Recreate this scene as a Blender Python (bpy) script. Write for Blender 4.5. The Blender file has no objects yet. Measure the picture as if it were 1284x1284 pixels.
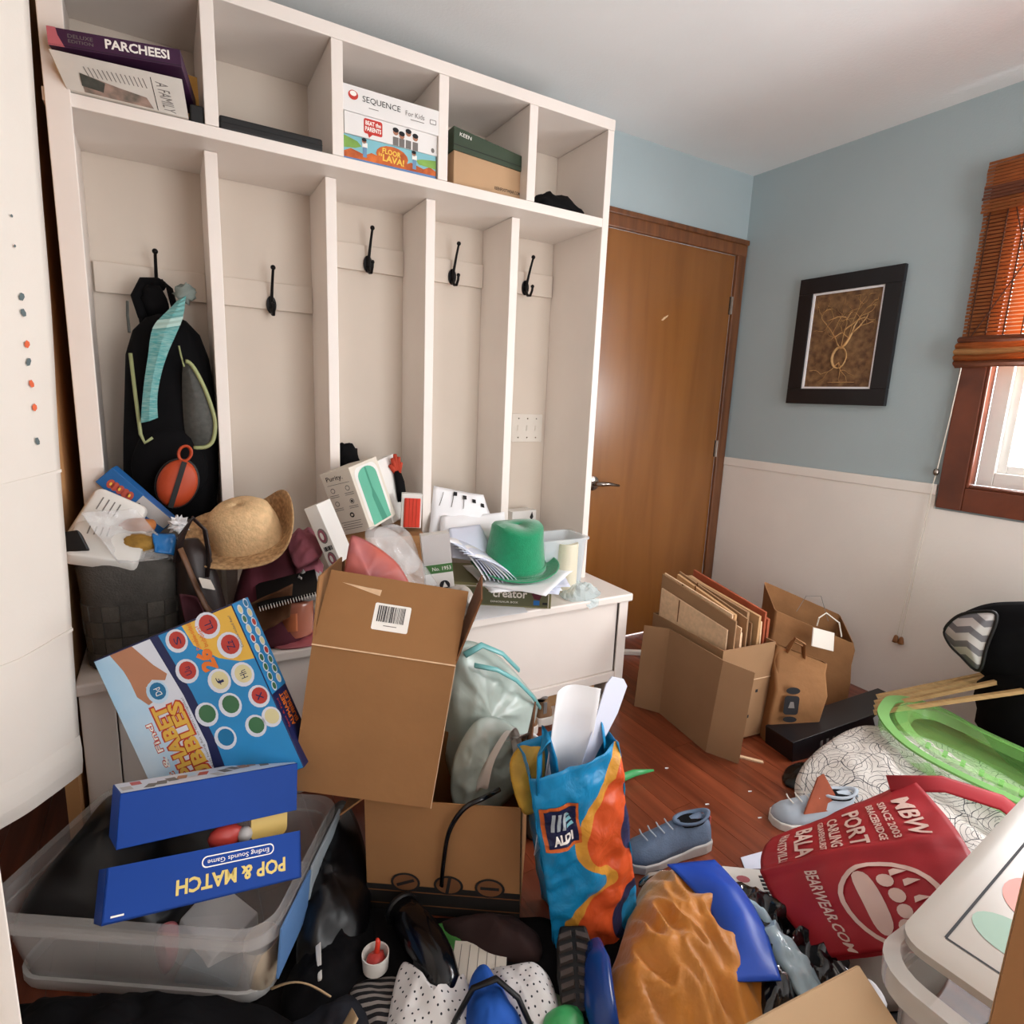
import bpy, bmesh, math, random
from mathutils import Vector, Matrix, noise

V = Vector
SC = bpy.context.scene
COL = SC.collection

# ------------------------------------------------------------------ camera, light, exposure
CAM = V((-2.7116, -2.2983, 1.2467))
YAW, PITCH, ROLL = 0.5284, 0.1895, 0.0415
_f = V((math.sin(YAW) * math.cos(PITCH), math.cos(YAW) * math.cos(PITCH), -math.sin(PITCH)))
_r = V((math.cos(YAW), -math.sin(YAW), 0)); _u = _r.cross(_f)
_r2 = math.cos(ROLL) * _r + math.sin(ROLL) * _u
_u2 = -math.sin(ROLL) * _r + math.cos(ROLL) * _u
cd = bpy.data.cameras.new('camera'); cam = bpy.data.objects.new('camera', cd); COL.objects.link(cam)
cam.matrix_world = Matrix((( _r2.x, _u2.x, -_f.x, CAM.x), (_r2.y, _u2.y, -_f.y, CAM.y), (_r2.z, _u2.z, -_f.z, CAM.z), (0, 0, 0, 1)))
cd.sensor_width = 36; cd.sensor_fit = 'HORIZONTAL'; cd.lens = 36 * 740.22 / 1284; cd.clip_start = 0.02
SC.camera = cam

wd = bpy.data.worlds.new('overcast_sky'); SC.world = wd; wd.use_nodes = True
_bg = wd.node_tree.nodes['Background']; _bg.inputs[0].default_value = (0.985, 0.99, 1.0, 1); _bg.inputs[1].default_value = 6.0

def area(name, loc, rot, sx, sy, power=0, color=(1, 1, 1), portal=False):
    l = bpy.data.lights.new(name, 'AREA'); l.shape = 'RECTANGLE'; l.size = sx; l.size_y = sy
    l.energy = power; l.color = color
    if portal: l.cycles.is_portal = True
    o = bpy.data.objects.new(name, l); COL.objects.link(o); o.location = loc; o.rotation_euler = rot
    return o
# daylight of the side window (portal), added unseen fill opening behind the camera (portal)
area('side_window_portal', (0.16, -1.95, 1.53), (0, math.pi / 2, 0), 1.1, 1.5, portal=True)
area('rear_fill_portal', (-1.2, -3.95, 1.1), (math.pi / 2, 0, 0), 1.6, 2.1, portal=True)
# soft daylight standing in the side window
area('window_daylight', (0.22, -1.95, 1.50), (0, math.radians(92), 0), 1.1, 1.5, 120, (0.97, 0.985, 1.0))

SC.view_settings.view_transform = 'Standard'; SC.view_settings.look = 'None'
SC.view_settings.exposure = 0.12; SC.view_settings.gamma = 1.0; SC.view_settings.use_curve_mapping = False

# ------------------------------------------------------------------ materials
MATS = {}
def lin(h):
    h = h.lstrip('#'); out = []
    for i in (0, 2, 4):
        c = int(h[i:i + 2], 16) / 255
        out.append(c / 12.92 if c <= 0.04045 else ((c + 0.055) / 1.055) ** 2.4)
    return (*out, 1)

def N(nt, typ, **kw):
    n = nt.nodes.new(typ)
    for k, v in kw.items():
        if k.startswith('i_'): n.inputs[k[2:].replace('_', ' ')].default_value = v
        elif k.startswith('n'): n.inputs[int(k[1:])].default_value = v
        else: setattr(n, k, v)
    return n

def base(name, hexc, rough=.6, metal=0., spec=.5):
    m = bpy.data.materials.new(name); m.use_nodes = True; nt = m.node_tree
    b = nt.nodes['Principled BSDF']
    b.inputs['Base Color'].default_value = lin(hexc); b.inputs['Roughness'].default_value = rough
    b.inputs['Metallic'].default_value = metal; b.inputs['Specular IOR Level'].default_value = spec
    MATS[name] = m
    return m, nt, b

def M(name, hexc=None, rough=.6, var=.12, vs=6., bump=0., bs=60., metal=0., spec=.5, trans=0., transl=0., alpha=1., coat=0., sheen=0., ior=1.45, stretch=None, hex2=None):
    """plain procedural material: base colour with soft noise variation, optional bump, gloss, transmission"""
    if hexc is None or name in MATS: return MATS[name]
    m, nt, b = base(name, hexc, rough, metal, spec)
    co = N(nt, 'ShaderNodeTexCoord'); vec = co.outputs['Object']
    if stretch:
        mp = N(nt, 'ShaderNodeMapping'); mp.inputs['Scale'].default_value = stretch
        nt.links.new(vec, mp.inputs[0]); vec = mp.outputs[0]
    if var > 0 or hex2:
        nz = N(nt, 'ShaderNodeTexNoise'); nz.inputs['Scale'].default_value = vs; nz.inputs['Detail'].default_value = 4
        nt.links.new(vec, nz.inputs['Vector'])
        rp = N(nt, 'ShaderNodeValToRGB')
        c = lin(hexc); c2 = lin(hex2) if hex2 else None
        rp.color_ramp.elements[0].position = .3; rp.color_ramp.elements[1].position = .7
        rp.color_ramp.elements[0].color = c2 if c2 else (*[x * (1 - var) for x in c[:3]], 1)
        rp.color_ramp.elements[1].color = c if c2 else (*[min(1, x * (1 + var)) for x in c[:3]], 1)
        nt.links.new(nz.outputs['Fac'], rp.inputs[0]); nt.links.new(rp.outputs[0], b.inputs['Base Color'])
    if bump > 0:
        n2 = N(nt, 'ShaderNodeTexNoise'); n2.inputs['Scale'].default_value = bs; n2.inputs['Detail'].default_value = 3
        nt.links.new(vec, n2.inputs['Vector'])
        bp = N(nt, 'ShaderNodeBump'); bp.inputs['Strength'].default_value = bump; bp.inputs['Distance'].default_value = .01
        nt.links.new(n2.outputs['Fac'], bp.inputs['Height']); nt.links.new(bp.outputs[0], b.inputs['Normal'])
    b.inputs['Transmission Weight'].default_value = trans; b.inputs['IOR'].default_value = ior
    b.inputs['Coat Weight'].default_value = coat; b.inputs['Sheen Weight'].default_value = sheen
    b.inputs['Alpha'].default_value = alpha
    if transl > 0:
        t = N(nt, 'ShaderNodeBsdfTranslucent'); t.inputs[0].default_value = lin(hexc)
        mx = N(nt, 'ShaderNodeMixShader'); mx.inputs[0].default_value = transl
        out = nt.nodes['Material Output']
        nt.links.new(b.outputs[0], mx.inputs[1]); nt.links.new(t.outputs[0], mx.inputs[2]); nt.links.new(mx.outputs[0], out.inputs[0])
    return m

def film(name, hexc, clear=.6, rough=.25, gloss='#ffffff'):
    """thin plastic film: partly see-through sheet"""
    if name in MATS: return MATS[name]
    m, nt, b = base(name, hexc, rough)
    t = N(nt, 'ShaderNodeBsdfTransparent'); mx = N(nt, 'ShaderNodeMixShader'); mx.inputs[0].default_value = clear
    out = nt.nodes['Material Output']
    nt.links.new(b.outputs[0], mx.inputs[1]); nt.links.new(t.outputs[0], mx.inputs[2]); nt.links.new(mx.outputs[0], out.inputs[0])
    return m

def wood(name, c1, c2, rough=.35, scale=(1.2, 1.2, 14), rings=3., coat=.2):
    """grain stretched along the local axis whose scale is smallest"""
    m, nt, b = base(name, c1, rough)
    co = N(nt, 'ShaderNodeTexCoord'); mp = N(nt, 'ShaderNodeMapping'); mp.inputs['Scale'].default_value = scale
    oi = N(nt, 'ShaderNodeObjectInfo'); ad = N(nt, 'ShaderNodeVectorMath', operation='ADD')
    nt.links.new(co.outputs['Object'], ad.inputs[0])
    sc = N(nt, 'ShaderNodeVectorMath', operation='SCALE'); sc.inputs[0].default_value = (7, 3, 5); nt.links.new(oi.outputs['Random'], sc.inputs['Scale'])
    nt.links.new(sc.outputs[0], ad.inputs[1]); nt.links.new(ad.outputs[0], mp.inputs[0])
    nz = N(nt, 'ShaderNodeTexNoise'); nz.inputs['Scale'].default_value = rings; nz.inputs['Detail'].default_value = 6; nz.inputs['Distortion'].default_value = .6
    nt.links.new(mp.outputs[0], nz.inputs['Vector'])
    rp = N(nt, 'ShaderNodeValToRGB'); rp.color_ramp.elements[0].position = .32; rp.color_ramp.elements[1].position = .68
    rp.color_ramp.elements[0].color = lin(c2); rp.color_ramp.elements[1].color = lin(c1)
    nt.links.new(nz.outputs['Fac'], rp.inputs[0])
    hs = N(nt, 'ShaderNodeHueSaturation'); mr = N(nt, 'ShaderNodeMapRange'); mr.inputs[3].default_value = .82; mr.inputs[4].default_value = 1.15
    nt.links.new(oi.outputs['Random'], mr.inputs[0]); nt.links.new(mr.outputs[0], hs.inputs['Value']); nt.links.new(rp.outputs[0], hs.inputs['Color'])
    nt.links.new(hs.outputs[0], b.inputs['Base Color']); b.inputs['Coat Weight'].default_value = coat; b.inputs['Coat Roughness'].default_value = .25
    return m

# ------------------------------------------------------------------ geometry helpers
class MB:
    def __init__(s): s.v = []; s.f = []; s.uv = {}
    def add(s, vs, fs):
        o = len(s.v); s.v += [V(p) for p in vs]; s.f += [tuple(i + o for i in f) for f in fs]; return s
    def box(s, x0, x1, y0, y1, z0, z1):
        return s.hexa([(x0, y0, z0), (x1, y0, z0), (x1, y1, z0), (x0, y1, z0), (x0, y0, z1), (x1, y0, z1), (x1, y1, z1), (x0, y1, z1)])
    def hexa(s, p):
        return s.add(p, [(3, 2, 1, 0), (4, 5, 6, 7), (0, 1, 5, 4), (1, 2, 6, 5), (2, 3, 7, 6), (3, 0, 4, 7)])
    def prism(s, poly, z0, z1, axis='z'):
        n = len(poly)
        def mk(x, y, z): return (x, y, z) if axis == 'z' else ((x, z, y) if axis == 'y' else (z, x, y))
        vs = [mk(x, y, z0) for x, y in poly] + [mk(x, y, z1) for x, y in poly]
        fs = [tuple(range(n))[::-1], tuple(range(n, 2 * n))] + [(i, (i + 1) % n, n + (i + 1) % n, n + i) for i in range(n)]
        return s.add(vs, fs)
    def poly(s, pts): return s.add(pts, [tuple(range(len(pts)))])
    def tube(s, pts, r, n=8, cap=True, closed=False, flat=1.):
        pts = [V(p) for p in pts]; m = len(pts); rings = []; up = None
        for i, p in enumerate(pts):
            if closed: t = pts[(i + 1) % m] - pts[i - 1]
            else: t = pts[min(i + 1, m - 1)] - pts[max(i - 1, 0)]
            t.normalize()
            if up is None: up = t.orthogonal().normalized()
            up = (up - t * up.dot(t))
            if up.length < 1e-5: up = t.orthogonal()
            up.normalize(); w = t.cross(up)
            rr = r[i] if isinstance(r, (list, tuple)) else r
            rings.append([p + rr * (math.cos(a) * up + flat * math.sin(a) * w) for a in [2 * math.pi * k / n for k in range(n)]])
        return s.loft(rings, cap=cap and not closed, closed=closed)
    def loft(s, rings, cap=True, closed=False, cap0=None, cap1=None):
        n = len(rings[0]); vs = [p for r in rings for p in r]; m = len(rings); fs = []
        for i in range(m if closed else m - 1):
            for k in range(n):
                a = i * n + k; b = i * n + (k + 1) % n; c = ((i + 1) % m) * n + (k + 1) % n; d = ((i + 1) % m) * n + k
                fs.append((a, b, c, d))
        if cap if cap0 is None else cap0: fs.append(tuple(range(n))[::-1])
        if cap if cap1 is None else cap1: fs.append(tuple((m - 1) * n + k for k in range(n)))
        return s.add(vs, fs)
    def lathe(s, prof, n=32, c=(0, 0, 0), warp=None, cap=True):
        rings = []
        for r, z in prof:
            ring = []
            for k in range(n):
                a = 2 * math.pi * k / n; p = V((c[0] + r * math.cos(a), c[1] + r * math.sin(a), c[2] + z))
                ring.append(warp(p, a, r, z) if warp else p)
            rings.append(ring)
        return s.loft(rings, cap=cap)
    def ball(s, c, r, n=12, m=8, sc=(1, 1, 1), nz=0., seed=0, freq=3.):
        rings = []
        for i in range(m + 1):
            t = math.pi * (0.02 + 0.96 * i / m) - math.pi / 2; ring = []
            for k in range(n):
                a = 2 * math.pi * k / n; d = V((math.cos(t) * math.cos(a), math.cos(t) * math.sin(a), math.sin(t)))
                rr = r * (1 + nz * noise.noise(d * freq + V((seed, seed * 2, 0))))
                ring.append(V((c[0] + rr * d.x * sc[0], c[1] + rr * d.y * sc[1], c[2] + rr * d.z * sc[2])))
            rings.append(ring)
        return s.loft(rings)
    def grid(s, fn, nu, nv, u0=0., u1=1., v0=0., v1=1.):
        o = len(s.v); uvs = []
        for j in range(nv + 1):
            for i in range(nu + 1):
                u = u0 + (u1 - u0) * i / nu; w = v0 + (v1 - v0) * j / nv
                s.v.append(V(fn(u, w))); uvs.append((u, w))
        for k, q in enumerate(uvs): s.uv[o + k] = q
        for j in range(nv):
            for i in range(nu):
                a = o + j * (nu + 1) + i; s.f.append((a, a + 1, a + nu + 2, a + nu + 1))
        return s
    def obj(s, name, mat, parent=None, world=False, smooth=False, bevel=0., solid=0., sub=0, off=0., auto=None, recalc=True):
        vs = s.v
        if parent is not None and world:
            rt = parent
            while rt.parent is not None: rt = rt.parent
            inv = rt.matrix_world.inverted(); vs = [inv @ p for p in vs]
        me = bpy.data.meshes.new(name); me.from_pydata([tuple(p) for p in vs], [], s.f); me.update()
        if s.uv:
            ul = me.uv_layers.new(name='UVMap')
            for lp in me.loops: ul.data[lp.index].uv = s.uv.get(lp.vertex_index, (0, 0))
        if recalc:
            bm = bmesh.new(); bm.from_mesh(me); bmesh.ops.recalc_face_normals(bm, faces=bm.faces); bm.to_mesh(me); bm.free()
        me.materials.append(MATS[mat] if isinstance(mat, str) else mat)
        if smooth:
            me.polygons.foreach_set('use_smooth', [True] * len(me.polygons))
            if auto:
                try: me.set_sharp_from_angle(angle=math.radians(auto))
                except Exception: pass
        o = bpy.data.objects.new(name, me); COL.objects.link(o)
        if parent is not None: o.parent = parent
        if solid: md = o.modifiers.new('solid', 'SOLIDIFY'); md.thickness = solid; md.offset = off
        if bevel: md = o.modifiers.new('bevel', 'BEVEL'); md.width = bevel; md.segments = 2; md.limit_method = 'ANGLE'
        if sub: md = o.modifiers.new('sub', 'SUBSURF'); md.levels = sub; md.render_levels = sub
        return o

def frame(c, ux, uy):
    ux = V(ux).normalized(); uy = V(uy); uy = (uy - ux * uy.dot(ux)).normalized(); uz = ux.cross(uy); c = V(c)
    return Matrix(((ux.x, uy.x, uz.x, c.x), (ux.y, uy.y, uz.y, c.y), (ux.z, uy.z, uz.z, c.z), (0, 0, 0, 1)))
def upright(c, deg=0., tilt=0., roll=0.):
    """local x along the face, y up, z out of the face; deg turns about the vertical, tilt leans the top back, roll turns in its plane"""
    return Matrix.Translation(V(c)) @ Matrix.Rotation(math.radians(deg), 4, 'Z') @ Matrix.Rotation(math.radians(90 - tilt), 4, 'X') @ Matrix.Rotation(math.radians(roll), 4, 'Z')
def flat_on(c, deg=0., tx=0., ty=0.):
    return Matrix.Translation(V(c)) @ Matrix.Rotation(math.radians(deg), 4, 'Z') @ Matrix.Rotation(math.radians(tx), 4, 'X') @ Matrix.Rotation(math.radians(ty), 4, 'Y')
def tag(o, label, cat, group=None, kind=None):
    o['label'] = label; o['category'] = cat
    if group: o['group'] = group
    if kind: o['kind'] = kind
    return o
def thing(name, label, cat, mtx=None, group=None):
    o = bpy.data.objects.new(name, None); COL.objects.link(o); o.empty_display_size = .05
    if mtx is not None: o.matrix_world = mtx if isinstance(mtx, Matrix) else Matrix.Translation(V(mtx))
    bpy.context.view_layer.update()
    return tag(o, label, cat, group)
def struct(o): o['kind'] = 'structure'; return o
def rrect(w, h, r, n=4, cx=0, cy=0):
    pts = []
    for sx, sy, a0 in ((1, 1, 0), (-1, 1, 90), (-1, -1, 180), (1, -1, 270)):
        for k in range(n + 1):
            a = math.radians(a0 + 90 * k / n); pts.append((cx + sx * (w / 2 - r) + r * math.cos(a), cy + sy * (h / 2 - r) + r * math.sin(a)))
    return pts
def ell(cx, cy, rx, ry, n=20, rot=0.):
    c, s = math.cos(rot), math.sin(rot); out = []
    for k in range(n):
        a = 2 * math.pi * k / n; x, y = rx * math.cos(a), ry * math.sin(a); out.append((cx + c * x - s * y, cy + s * x + c * y))
    return out
def cat_rom(pts, n, closed=True):
    pts = [V(p) for p in pts]; m = len(pts); out = []
    segs = m if closed else m - 1
    for k in range(n):
        t = k / n * segs if closed else k / (n - 1) * segs
        i = min(int(t), segs - 1); f = t - i
        g = (lambda j: pts[j % m]) if closed else (lambda j: pts[max(0, min(m - 1, j))])
        a, b, c, d = g(i - 1), g(i), g(i + 1), g(i + 2)
        out.append(.5 * ((2 * b) + (c - a) * f + (2 * a - 5 * b + 4 * c - d) * f * f + (3 * b - a - 3 * c + d) * f ** 3))
    return out
def fbm(p, o=3):
    s = 0; a = 1.
    for k in range(o): s += a * noise.noise(p); p = p * 2.03 + V((3.1, 1.7, 5.3)); a *= .5
    return s
def ridge(p): return 1 - abs(noise.noise(p)) * 2

FM = {'front': lambda w, h, d: Matrix.Translation((0, 0, d / 2)),
      'back': lambda w, h, d: Matrix.Translation((0, 0, -d / 2)) @ Matrix.Rotation(math.pi, 4, 'Y'),
      'right': lambda w, h, d: Matrix.Translation((w / 2, 0, 0)) @ Matrix.Rotation(math.pi / 2, 4, 'Y'),
      'left': lambda w, h, d: Matrix.Translation((-w / 2, 0, 0)) @ Matrix.Rotation(-math.pi / 2, 4, 'Y'),
      'top': lambda w, h, d: Matrix.Translation((0, h / 2, 0)) @ Matrix.Rotation(-math.pi / 2, 4, 'X'),
      'bottom': lambda w, h, d: Matrix.Translation((0, -h / 2, 0)) @ Matrix.Rotation(math.pi / 2, 4, 'X')}
def fmat(face, size): return FM[face](*size)

def put(mb, name, mat, parent, fm=None, fn=None, z=.0006):
    """lay a flat print (built in a face's x, y) on that face, or on a surface fn(x, y, z)"""
    mb.v = [V(fn(p.x, p.y, z)) if fn else (fm @ V((p.x, p.y, z)) if fm else V((p.x, p.y, z))) for p in mb.v]
    return mb.obj(name, mat, parent, recalc=False)
def flat(parent, name, poly, mat, fm=None, fn=None, z=.0006):
    if fn:
        bm = bmesh.new(); vs = [bm.verts.new((x, y, 0)) for x, y in poly]; bm.faces.new(vs)
        bmesh.ops.triangulate(bm, faces=bm.faces)
        for _ in range(4):
            es = [e for e in bm.edges if e.calc_length() > .02]
            if not es: break
            bmesh.ops.subdivide_edges(bm, edges=es, cuts=1); bmesh.ops.triangulate(bm, faces=bm.faces)
        mb = MB(); bm.verts.index_update(); mb.add([v.co.copy() for v in bm.verts], [tuple(v.index for v in f.verts) for f in bm.faces]); bm.free()
        return put(mb, name, mat, parent, fm, fn, z)
    return put(MB().poly([(x, y, 0) for x, y in poly]), name, mat, parent, fm, fn, z)
def rect(x, y, w, h, rot=0.):
    c, s = math.cos(math.radians(rot)), math.sin(math.radians(rot))
    return [(x + c * a - s * b, y + s * a + c * b) for a, b in ((-w / 2, -h / 2), (w / 2, -h / 2), (w / 2, h / 2), (-w / 2, h / 2))]
_TX = {}
def txt(parent, s, x, y, w, h, mat, fm=None, fn=None, rot=0., bold=0., shear=0., z=.0009, name='lettering', mirror=False):
    """lettering scaled to fill w x h around (x, y) of a face"""
    key = (s, bold, shear)
    if key not in _TX:
        cu = bpy.data.curves.new('t', 'FONT'); cu.body = s; cu.offset = bold; cu.shear = shear; cu.resolution_u = 2; cu.size = 1
        to = bpy.data.objects.new('t', cu); COL.objects.link(to)
        dg = bpy.context.evaluated_depsgraph_get(); me = bpy.data.meshes.new_from_object(to.evaluated_get(dg))
        vs = [v.co.copy() for v in me.vertices]; fs = [tuple(p.vertices) for p in me.polygons]
        bpy.data.objects.remove(to); bpy.data.meshes.remove(me)
        x0 = min(v.x for v in vs); x1 = max(v.x for v in vs); y0 = min(v.y for v in vs); y1 = max(v.y for v in vs)
        _TX[key] = ([((v.x - x0) / (x1 - x0) - .5, (v.y - y0) / (y1 - y0) - .5) for v in vs], fs)
    pts, fs = _TX[key]; c, sn = math.cos(math.radians(rot)), math.sin(math.radians(rot)); mb = MB()
    if mirror: pts = [(-a, b) for a, b in pts]
    mb.add([(x + c * a * w - sn * b * h, y + sn * a * w + c * b * h, 0) for a, b in pts], fs)
    if fn:
        bm = bmesh.new(); bv = [bm.verts.new(p) for p in mb.v]
        for f in mb.f:
            try: bm.faces.new([bv[i] for i in f])
            except ValueError: pass
        for _ in range(2):
            es = [e for e in bm.edges if e.calc_length() > .014]
            if not es: break
            bmesh.ops.subdivide_edges(bm, edges=es, cuts=1); bmesh.ops.triangulate(bm, faces=bm.faces)
        mb = MB(); bm.verts.index_update(); mb.add([v.co.copy() for v in bm.verts], [tuple(v.index for v in f.verts) for f in bm.faces]); bm.free()
    return put(mb, name, mat, parent, fm, fn, z)

def solid_box(name, label, cat, mtx, size, mat, group=None, bevel=.0015):
    """a closed box as a thing: Empty with a body; origin at the box centre"""
    t = thing(name, label, cat, mtx, group); w, h, d = size
    MB().box(-w / 2, w / 2, -h / 2, h / 2, -d / 2, d / 2).obj('body', mat, t, bevel=bevel)
    return t

def mound(outline, h, rings=12, seg=64, wr=.01, freq=9., seed=0., pw=2.2, ridged=.5, centre=None, thick=0.0, floor=None, stretch=(1, 1)):
    """crumpled soft heap: closed outline (x, y, z), domed towards the centre, with folds"""
    b = cat_rom([V(p) for p in outline], seg); c = V(centre) if centre else sum(b, V()) / len(b)
    mb = MB(); rg = []
    for i in range(rings + 1):
        t = max(.001, i / rings); ring = []
        for q in b:
            p = c + (q - c) * t; zed = c.z + (q.z - c.z) * t
            sp = V((p.x * freq * stretch[0], p.y * freq * stretch[1], seed))
            w = wr * (ridged * ridge(sp) + (1 - ridged) * fbm(sp * 1.3)) * (1 - .75 * t ** 4)
            p.z = zed + h * (1 - t ** pw) + w; ring.append(p)
        rg.append(ring)
    fz = floor
    rg.append([V((p.x, p.y, (p.z - .012) if fz is None else min(p.z - .004, fz))) + (c - p) * .04 for p in rg[-1]])
    mb.loft(rg, cap0=True, cap1=True)
    for i, p in enumerate(mb.v): mb.uv[i] = (p.x, p.y)
    return mb
def sheet(P00, P10, P11, P01, nu=20, nv=20, bulge=.0, wr=.006, freq=8., seed=0., sag=None):
    """soft sheet between four corners, with folds along its normal"""
    a, b, c, d = map(V, (P00, P10, P11, P01)); n = (b - a).cross(d - a).normalized()
    def fn(u, v, z=0.):
        p = a * (1 - u) * (1 - v) + b * u * (1 - v) + c * u * v + d * (1 - u) * v
        k = 4 * u * (1 - u) * 4 * v * (1 - v)
        w = bulge * k + wr * (fbm(p * freq + V((seed, 0, 0))))
        return p + n * (w + z)
    return fn
def sheet_obj(name, mat, parent, fn, nu=20, nv=20, solid=.003, smooth=True, world=True):
    return MB().grid(fn, nu, nv).obj(name, mat, parent, world=world, smooth=smooth, solid=solid)
# ------------------------------------------------------------------ palette
M('white_paint', '#e9e2da', .45, var=.03, vs=3)
M('locker_white', '#eae1d9', .4, var=.03, vs=4)
M('ceiling_white', '#eceeee', .9, var=.03, vs=2, bump=.1, bs=90)
M('wall_blue', '#a9b8bc', .85, var=.03, vs=2, bump=.08, bs=120)
M('wainscot', '#efe9e2', .6, var=.03, vs=3, bump=.05, bs=80)
M('tan_wall', '#c08e5c', .8, var=.08, vs=3)
M('black', '#0b0a0b', .5, var=.2)
M('black_iron', '#100e0f', .35, var=.1, metal=.6)
M('black_gloss', '#0a090c', .15, var=.1)
M('black_cloth', '#070608', .9, var=.2, vs=40, spec=.2)
M('nickel', '#9a9088', .25, metal=1, var=.05)
M('cream', '#e5ddd2', .5, var=.03)
M('paper_white', '#eeeef0', .8, var=.02)
M('ink', '#17161a', .7, var=0)
M('ink_grey', '#77726e', .8, var=0)
M('print_white', '#f3efe8', .6, var=0)
M('cardboard', '#93683f', .85, var=.08, vs=5, bump=.08, bs=30)
M('cardboard_pale', '#b58d62', .85, var=.06, vs=5, bump=.06, bs=30)
M('cardboard_edge', '#d6b490', .9, var=.1, vs=60)
wood('floor_wood', '#8a452a', '#662d19', .3, (10, .7, 4), 3., .35)
wood('door_wood', '#97602b', '#87521f', .32, (5, 3, .5), 2.2, .4)
wood('casing_wood', '#7b4a26', '#5a3318', .4, (12, 12, 1.2), 2.5, .3)
wood('window_wood', '#7a3c22', '#5a2813', .4, (10, 2, 2), 2.5, .3)

# ------------------------------------------------------------------ the room
H = 2.433; XL = -3.42; YF = -3.9
struct(MB().box(XL, .12, YF, .12, -.06, -.0125).obj('floor', 'floor_wood'))
floor = bpy.data.objects['floor']
rng = random.Random(4)
_len = [.9, 1.15, 1.4, 1.7]; _pm = {}
for L in _len:
    mb = MB().box(-.0412, .0412, -L / 2 + .0006, L / 2 - .0006, -.0125, 0); o = mb.obj('plank', 'floor_wood', floor); _pm[L] = o.data; bpy.data.objects.remove(o)
x = XL + .042
while x < -.03:
    y = -rng.random() * .8 + .02
    first = True
    y1 = 0.0
    while y1 > YF + .1:
        L = rng.choice(_len)
        if y1 - L < YF: 
            fit = [q for q in _len if y1 - q >= YF]
            if not fit: break
            L = max(fit)
        o = bpy.data.objects.new('plank', _pm[L]); COL.objects.link(o); o.parent = floor; o.location = (x, y1 - L / 2, 0)
        y1 -= L
        if first and rng.random() < .5: pass
    x += .0835

struct(MB().box(XL, .12, YF, .12, H, H + .08).obj('ceiling', 'ceiling_white'))
# back wall: open where the door stands
mb = MB(); mb.box(XL, -1.0, 0, .12, 0, H); mb.box(-1.0, .0, 0, .12, 2.04, H); mb.box(-.07, 0, 0, .12, 0, 2.04)
struct(mb.obj('wall_back', 'wall_blue'))
# right wall with the window opening
WY0, WY1, WZ0, WZ1 = -1.20, -2.72, .975, 2.075
mb = MB(); mb.box(0, .12, WY0, .12, 0, H); mb.box(0, .12, YF, WY1, 0, H); mb.box(0, .12, WY1, WY0, 0, WZ0); mb.box(0, .12, WY1, WY0, WZ1, H)
wr_ = struct(mb.obj('wall_right', 'wall_blue'))
mb = MB(); mb.box(-.010, -.0005, WY0 + .1, -.0005, 0, .93); mb.box(-.010, -.0005, YF, WY1 - .1, 0, .93); mb.box(-.010, -.0005, WY1 - .1, WY0 + .1, 0, .875)
mb.obj('wainscot_panel', 'wainscot', wr_)
mb = MB(); mb.box(-.016, -.0005, WY0 + .1, -.0005, .93, .975); mb.obj('chair_rail', 'wainscot', wr_, bevel=.004)
# left: the tan return beside the lockers and the alcove behind the curtain
struct(MB().box(-2.99, -2.962, -.62, 0, 0, H).obj('wall_left', 'tan_wall'))
struct(MB().box(XL - .1, XL, YF, 0, 0, H).obj('wall_alcove', 'white_paint'))
# behind the photographer: wall with a wide unseen opening, added to let in fill light
mb = MB(); mb.box(XL, -2.0, YF - .12, YF, 0, H); mb.box(-.4, .12, YF - .12, YF, 0, H); mb.box(-2.0, -.4, YF - .12, YF, 2.15, H)
struct(mb.obj('wall_front', 'white_paint'))

# ------------------------------------------------------------------ door
dr = thing('door_1', '', 'door', (-.535, 0, 0)); del dr['label'], dr['category']; struct(dr)
MB().box(-.995, -.078, -.004, .036, .008, 2.03).obj('door_slab', 'door_wood', dr, world=True, bevel=.002)
MB().box(-.078, -.012, -.022, -.0005, 0, 2.1).obj('door_casing', 'casing_wood', dr, world=True, bevel=.005)
MB().box(-1.06, -.012, -.024, -.0005, 2.03, 2.1).obj('door_casing', 'casing_wood', dr, world=True, bevel=.005)
MB().box(-1.06, -.995, -.022, -.0005, 0, 2.03).obj('door_casing', 'casing_wood', dr, world=True, bevel=.005)
MB().box(-1.06, -.012, -.034, -.024, 2.085, 2.11).obj('casing_cap', 'casing_wood', dr, world=True, bevel=.004)
for z in (1.78, 1.02, .22):
    mb = MB(); mb.tube([(-.077, -.012, z - .045), (-.077, -.012, z + .045)], .007, 8); mb.box(-.09, -.078, -.0055, -.004, z - .045, z + .045)
    mb.obj('hinge', 'nickel', dr, world=True)
mb = MB(); mb.tube([(-.922, -.004, .855), (-.922, -.012, .855), (-.922, -.018, .855)], [.036, .035, .02], 24)
h = mb.obj('handle', 'nickel', dr, world=True, smooth=True, auto=40)
mb = MB(); mb.tube([(-.922, -.016, .855), (-.922, -.055, .857), (-.905, -.066, .858), (-.86, -.068, .856), (-.80, -.062, .846)], [.012, .011, .011, .009, .006], 12)
mb.obj('lever', 'nickel', h, world=True, smooth=True)
MB().poly([(-.56, -.0047, 1.66), (-.545, -.0047, 1.675), (-.515, -.0047, 1.69), (-.52, -.0047, 1.68), (-.55, -.0047, 1.658)]).obj('scuff_mark', 'cardboard_edge', dr, world=True)

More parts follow.
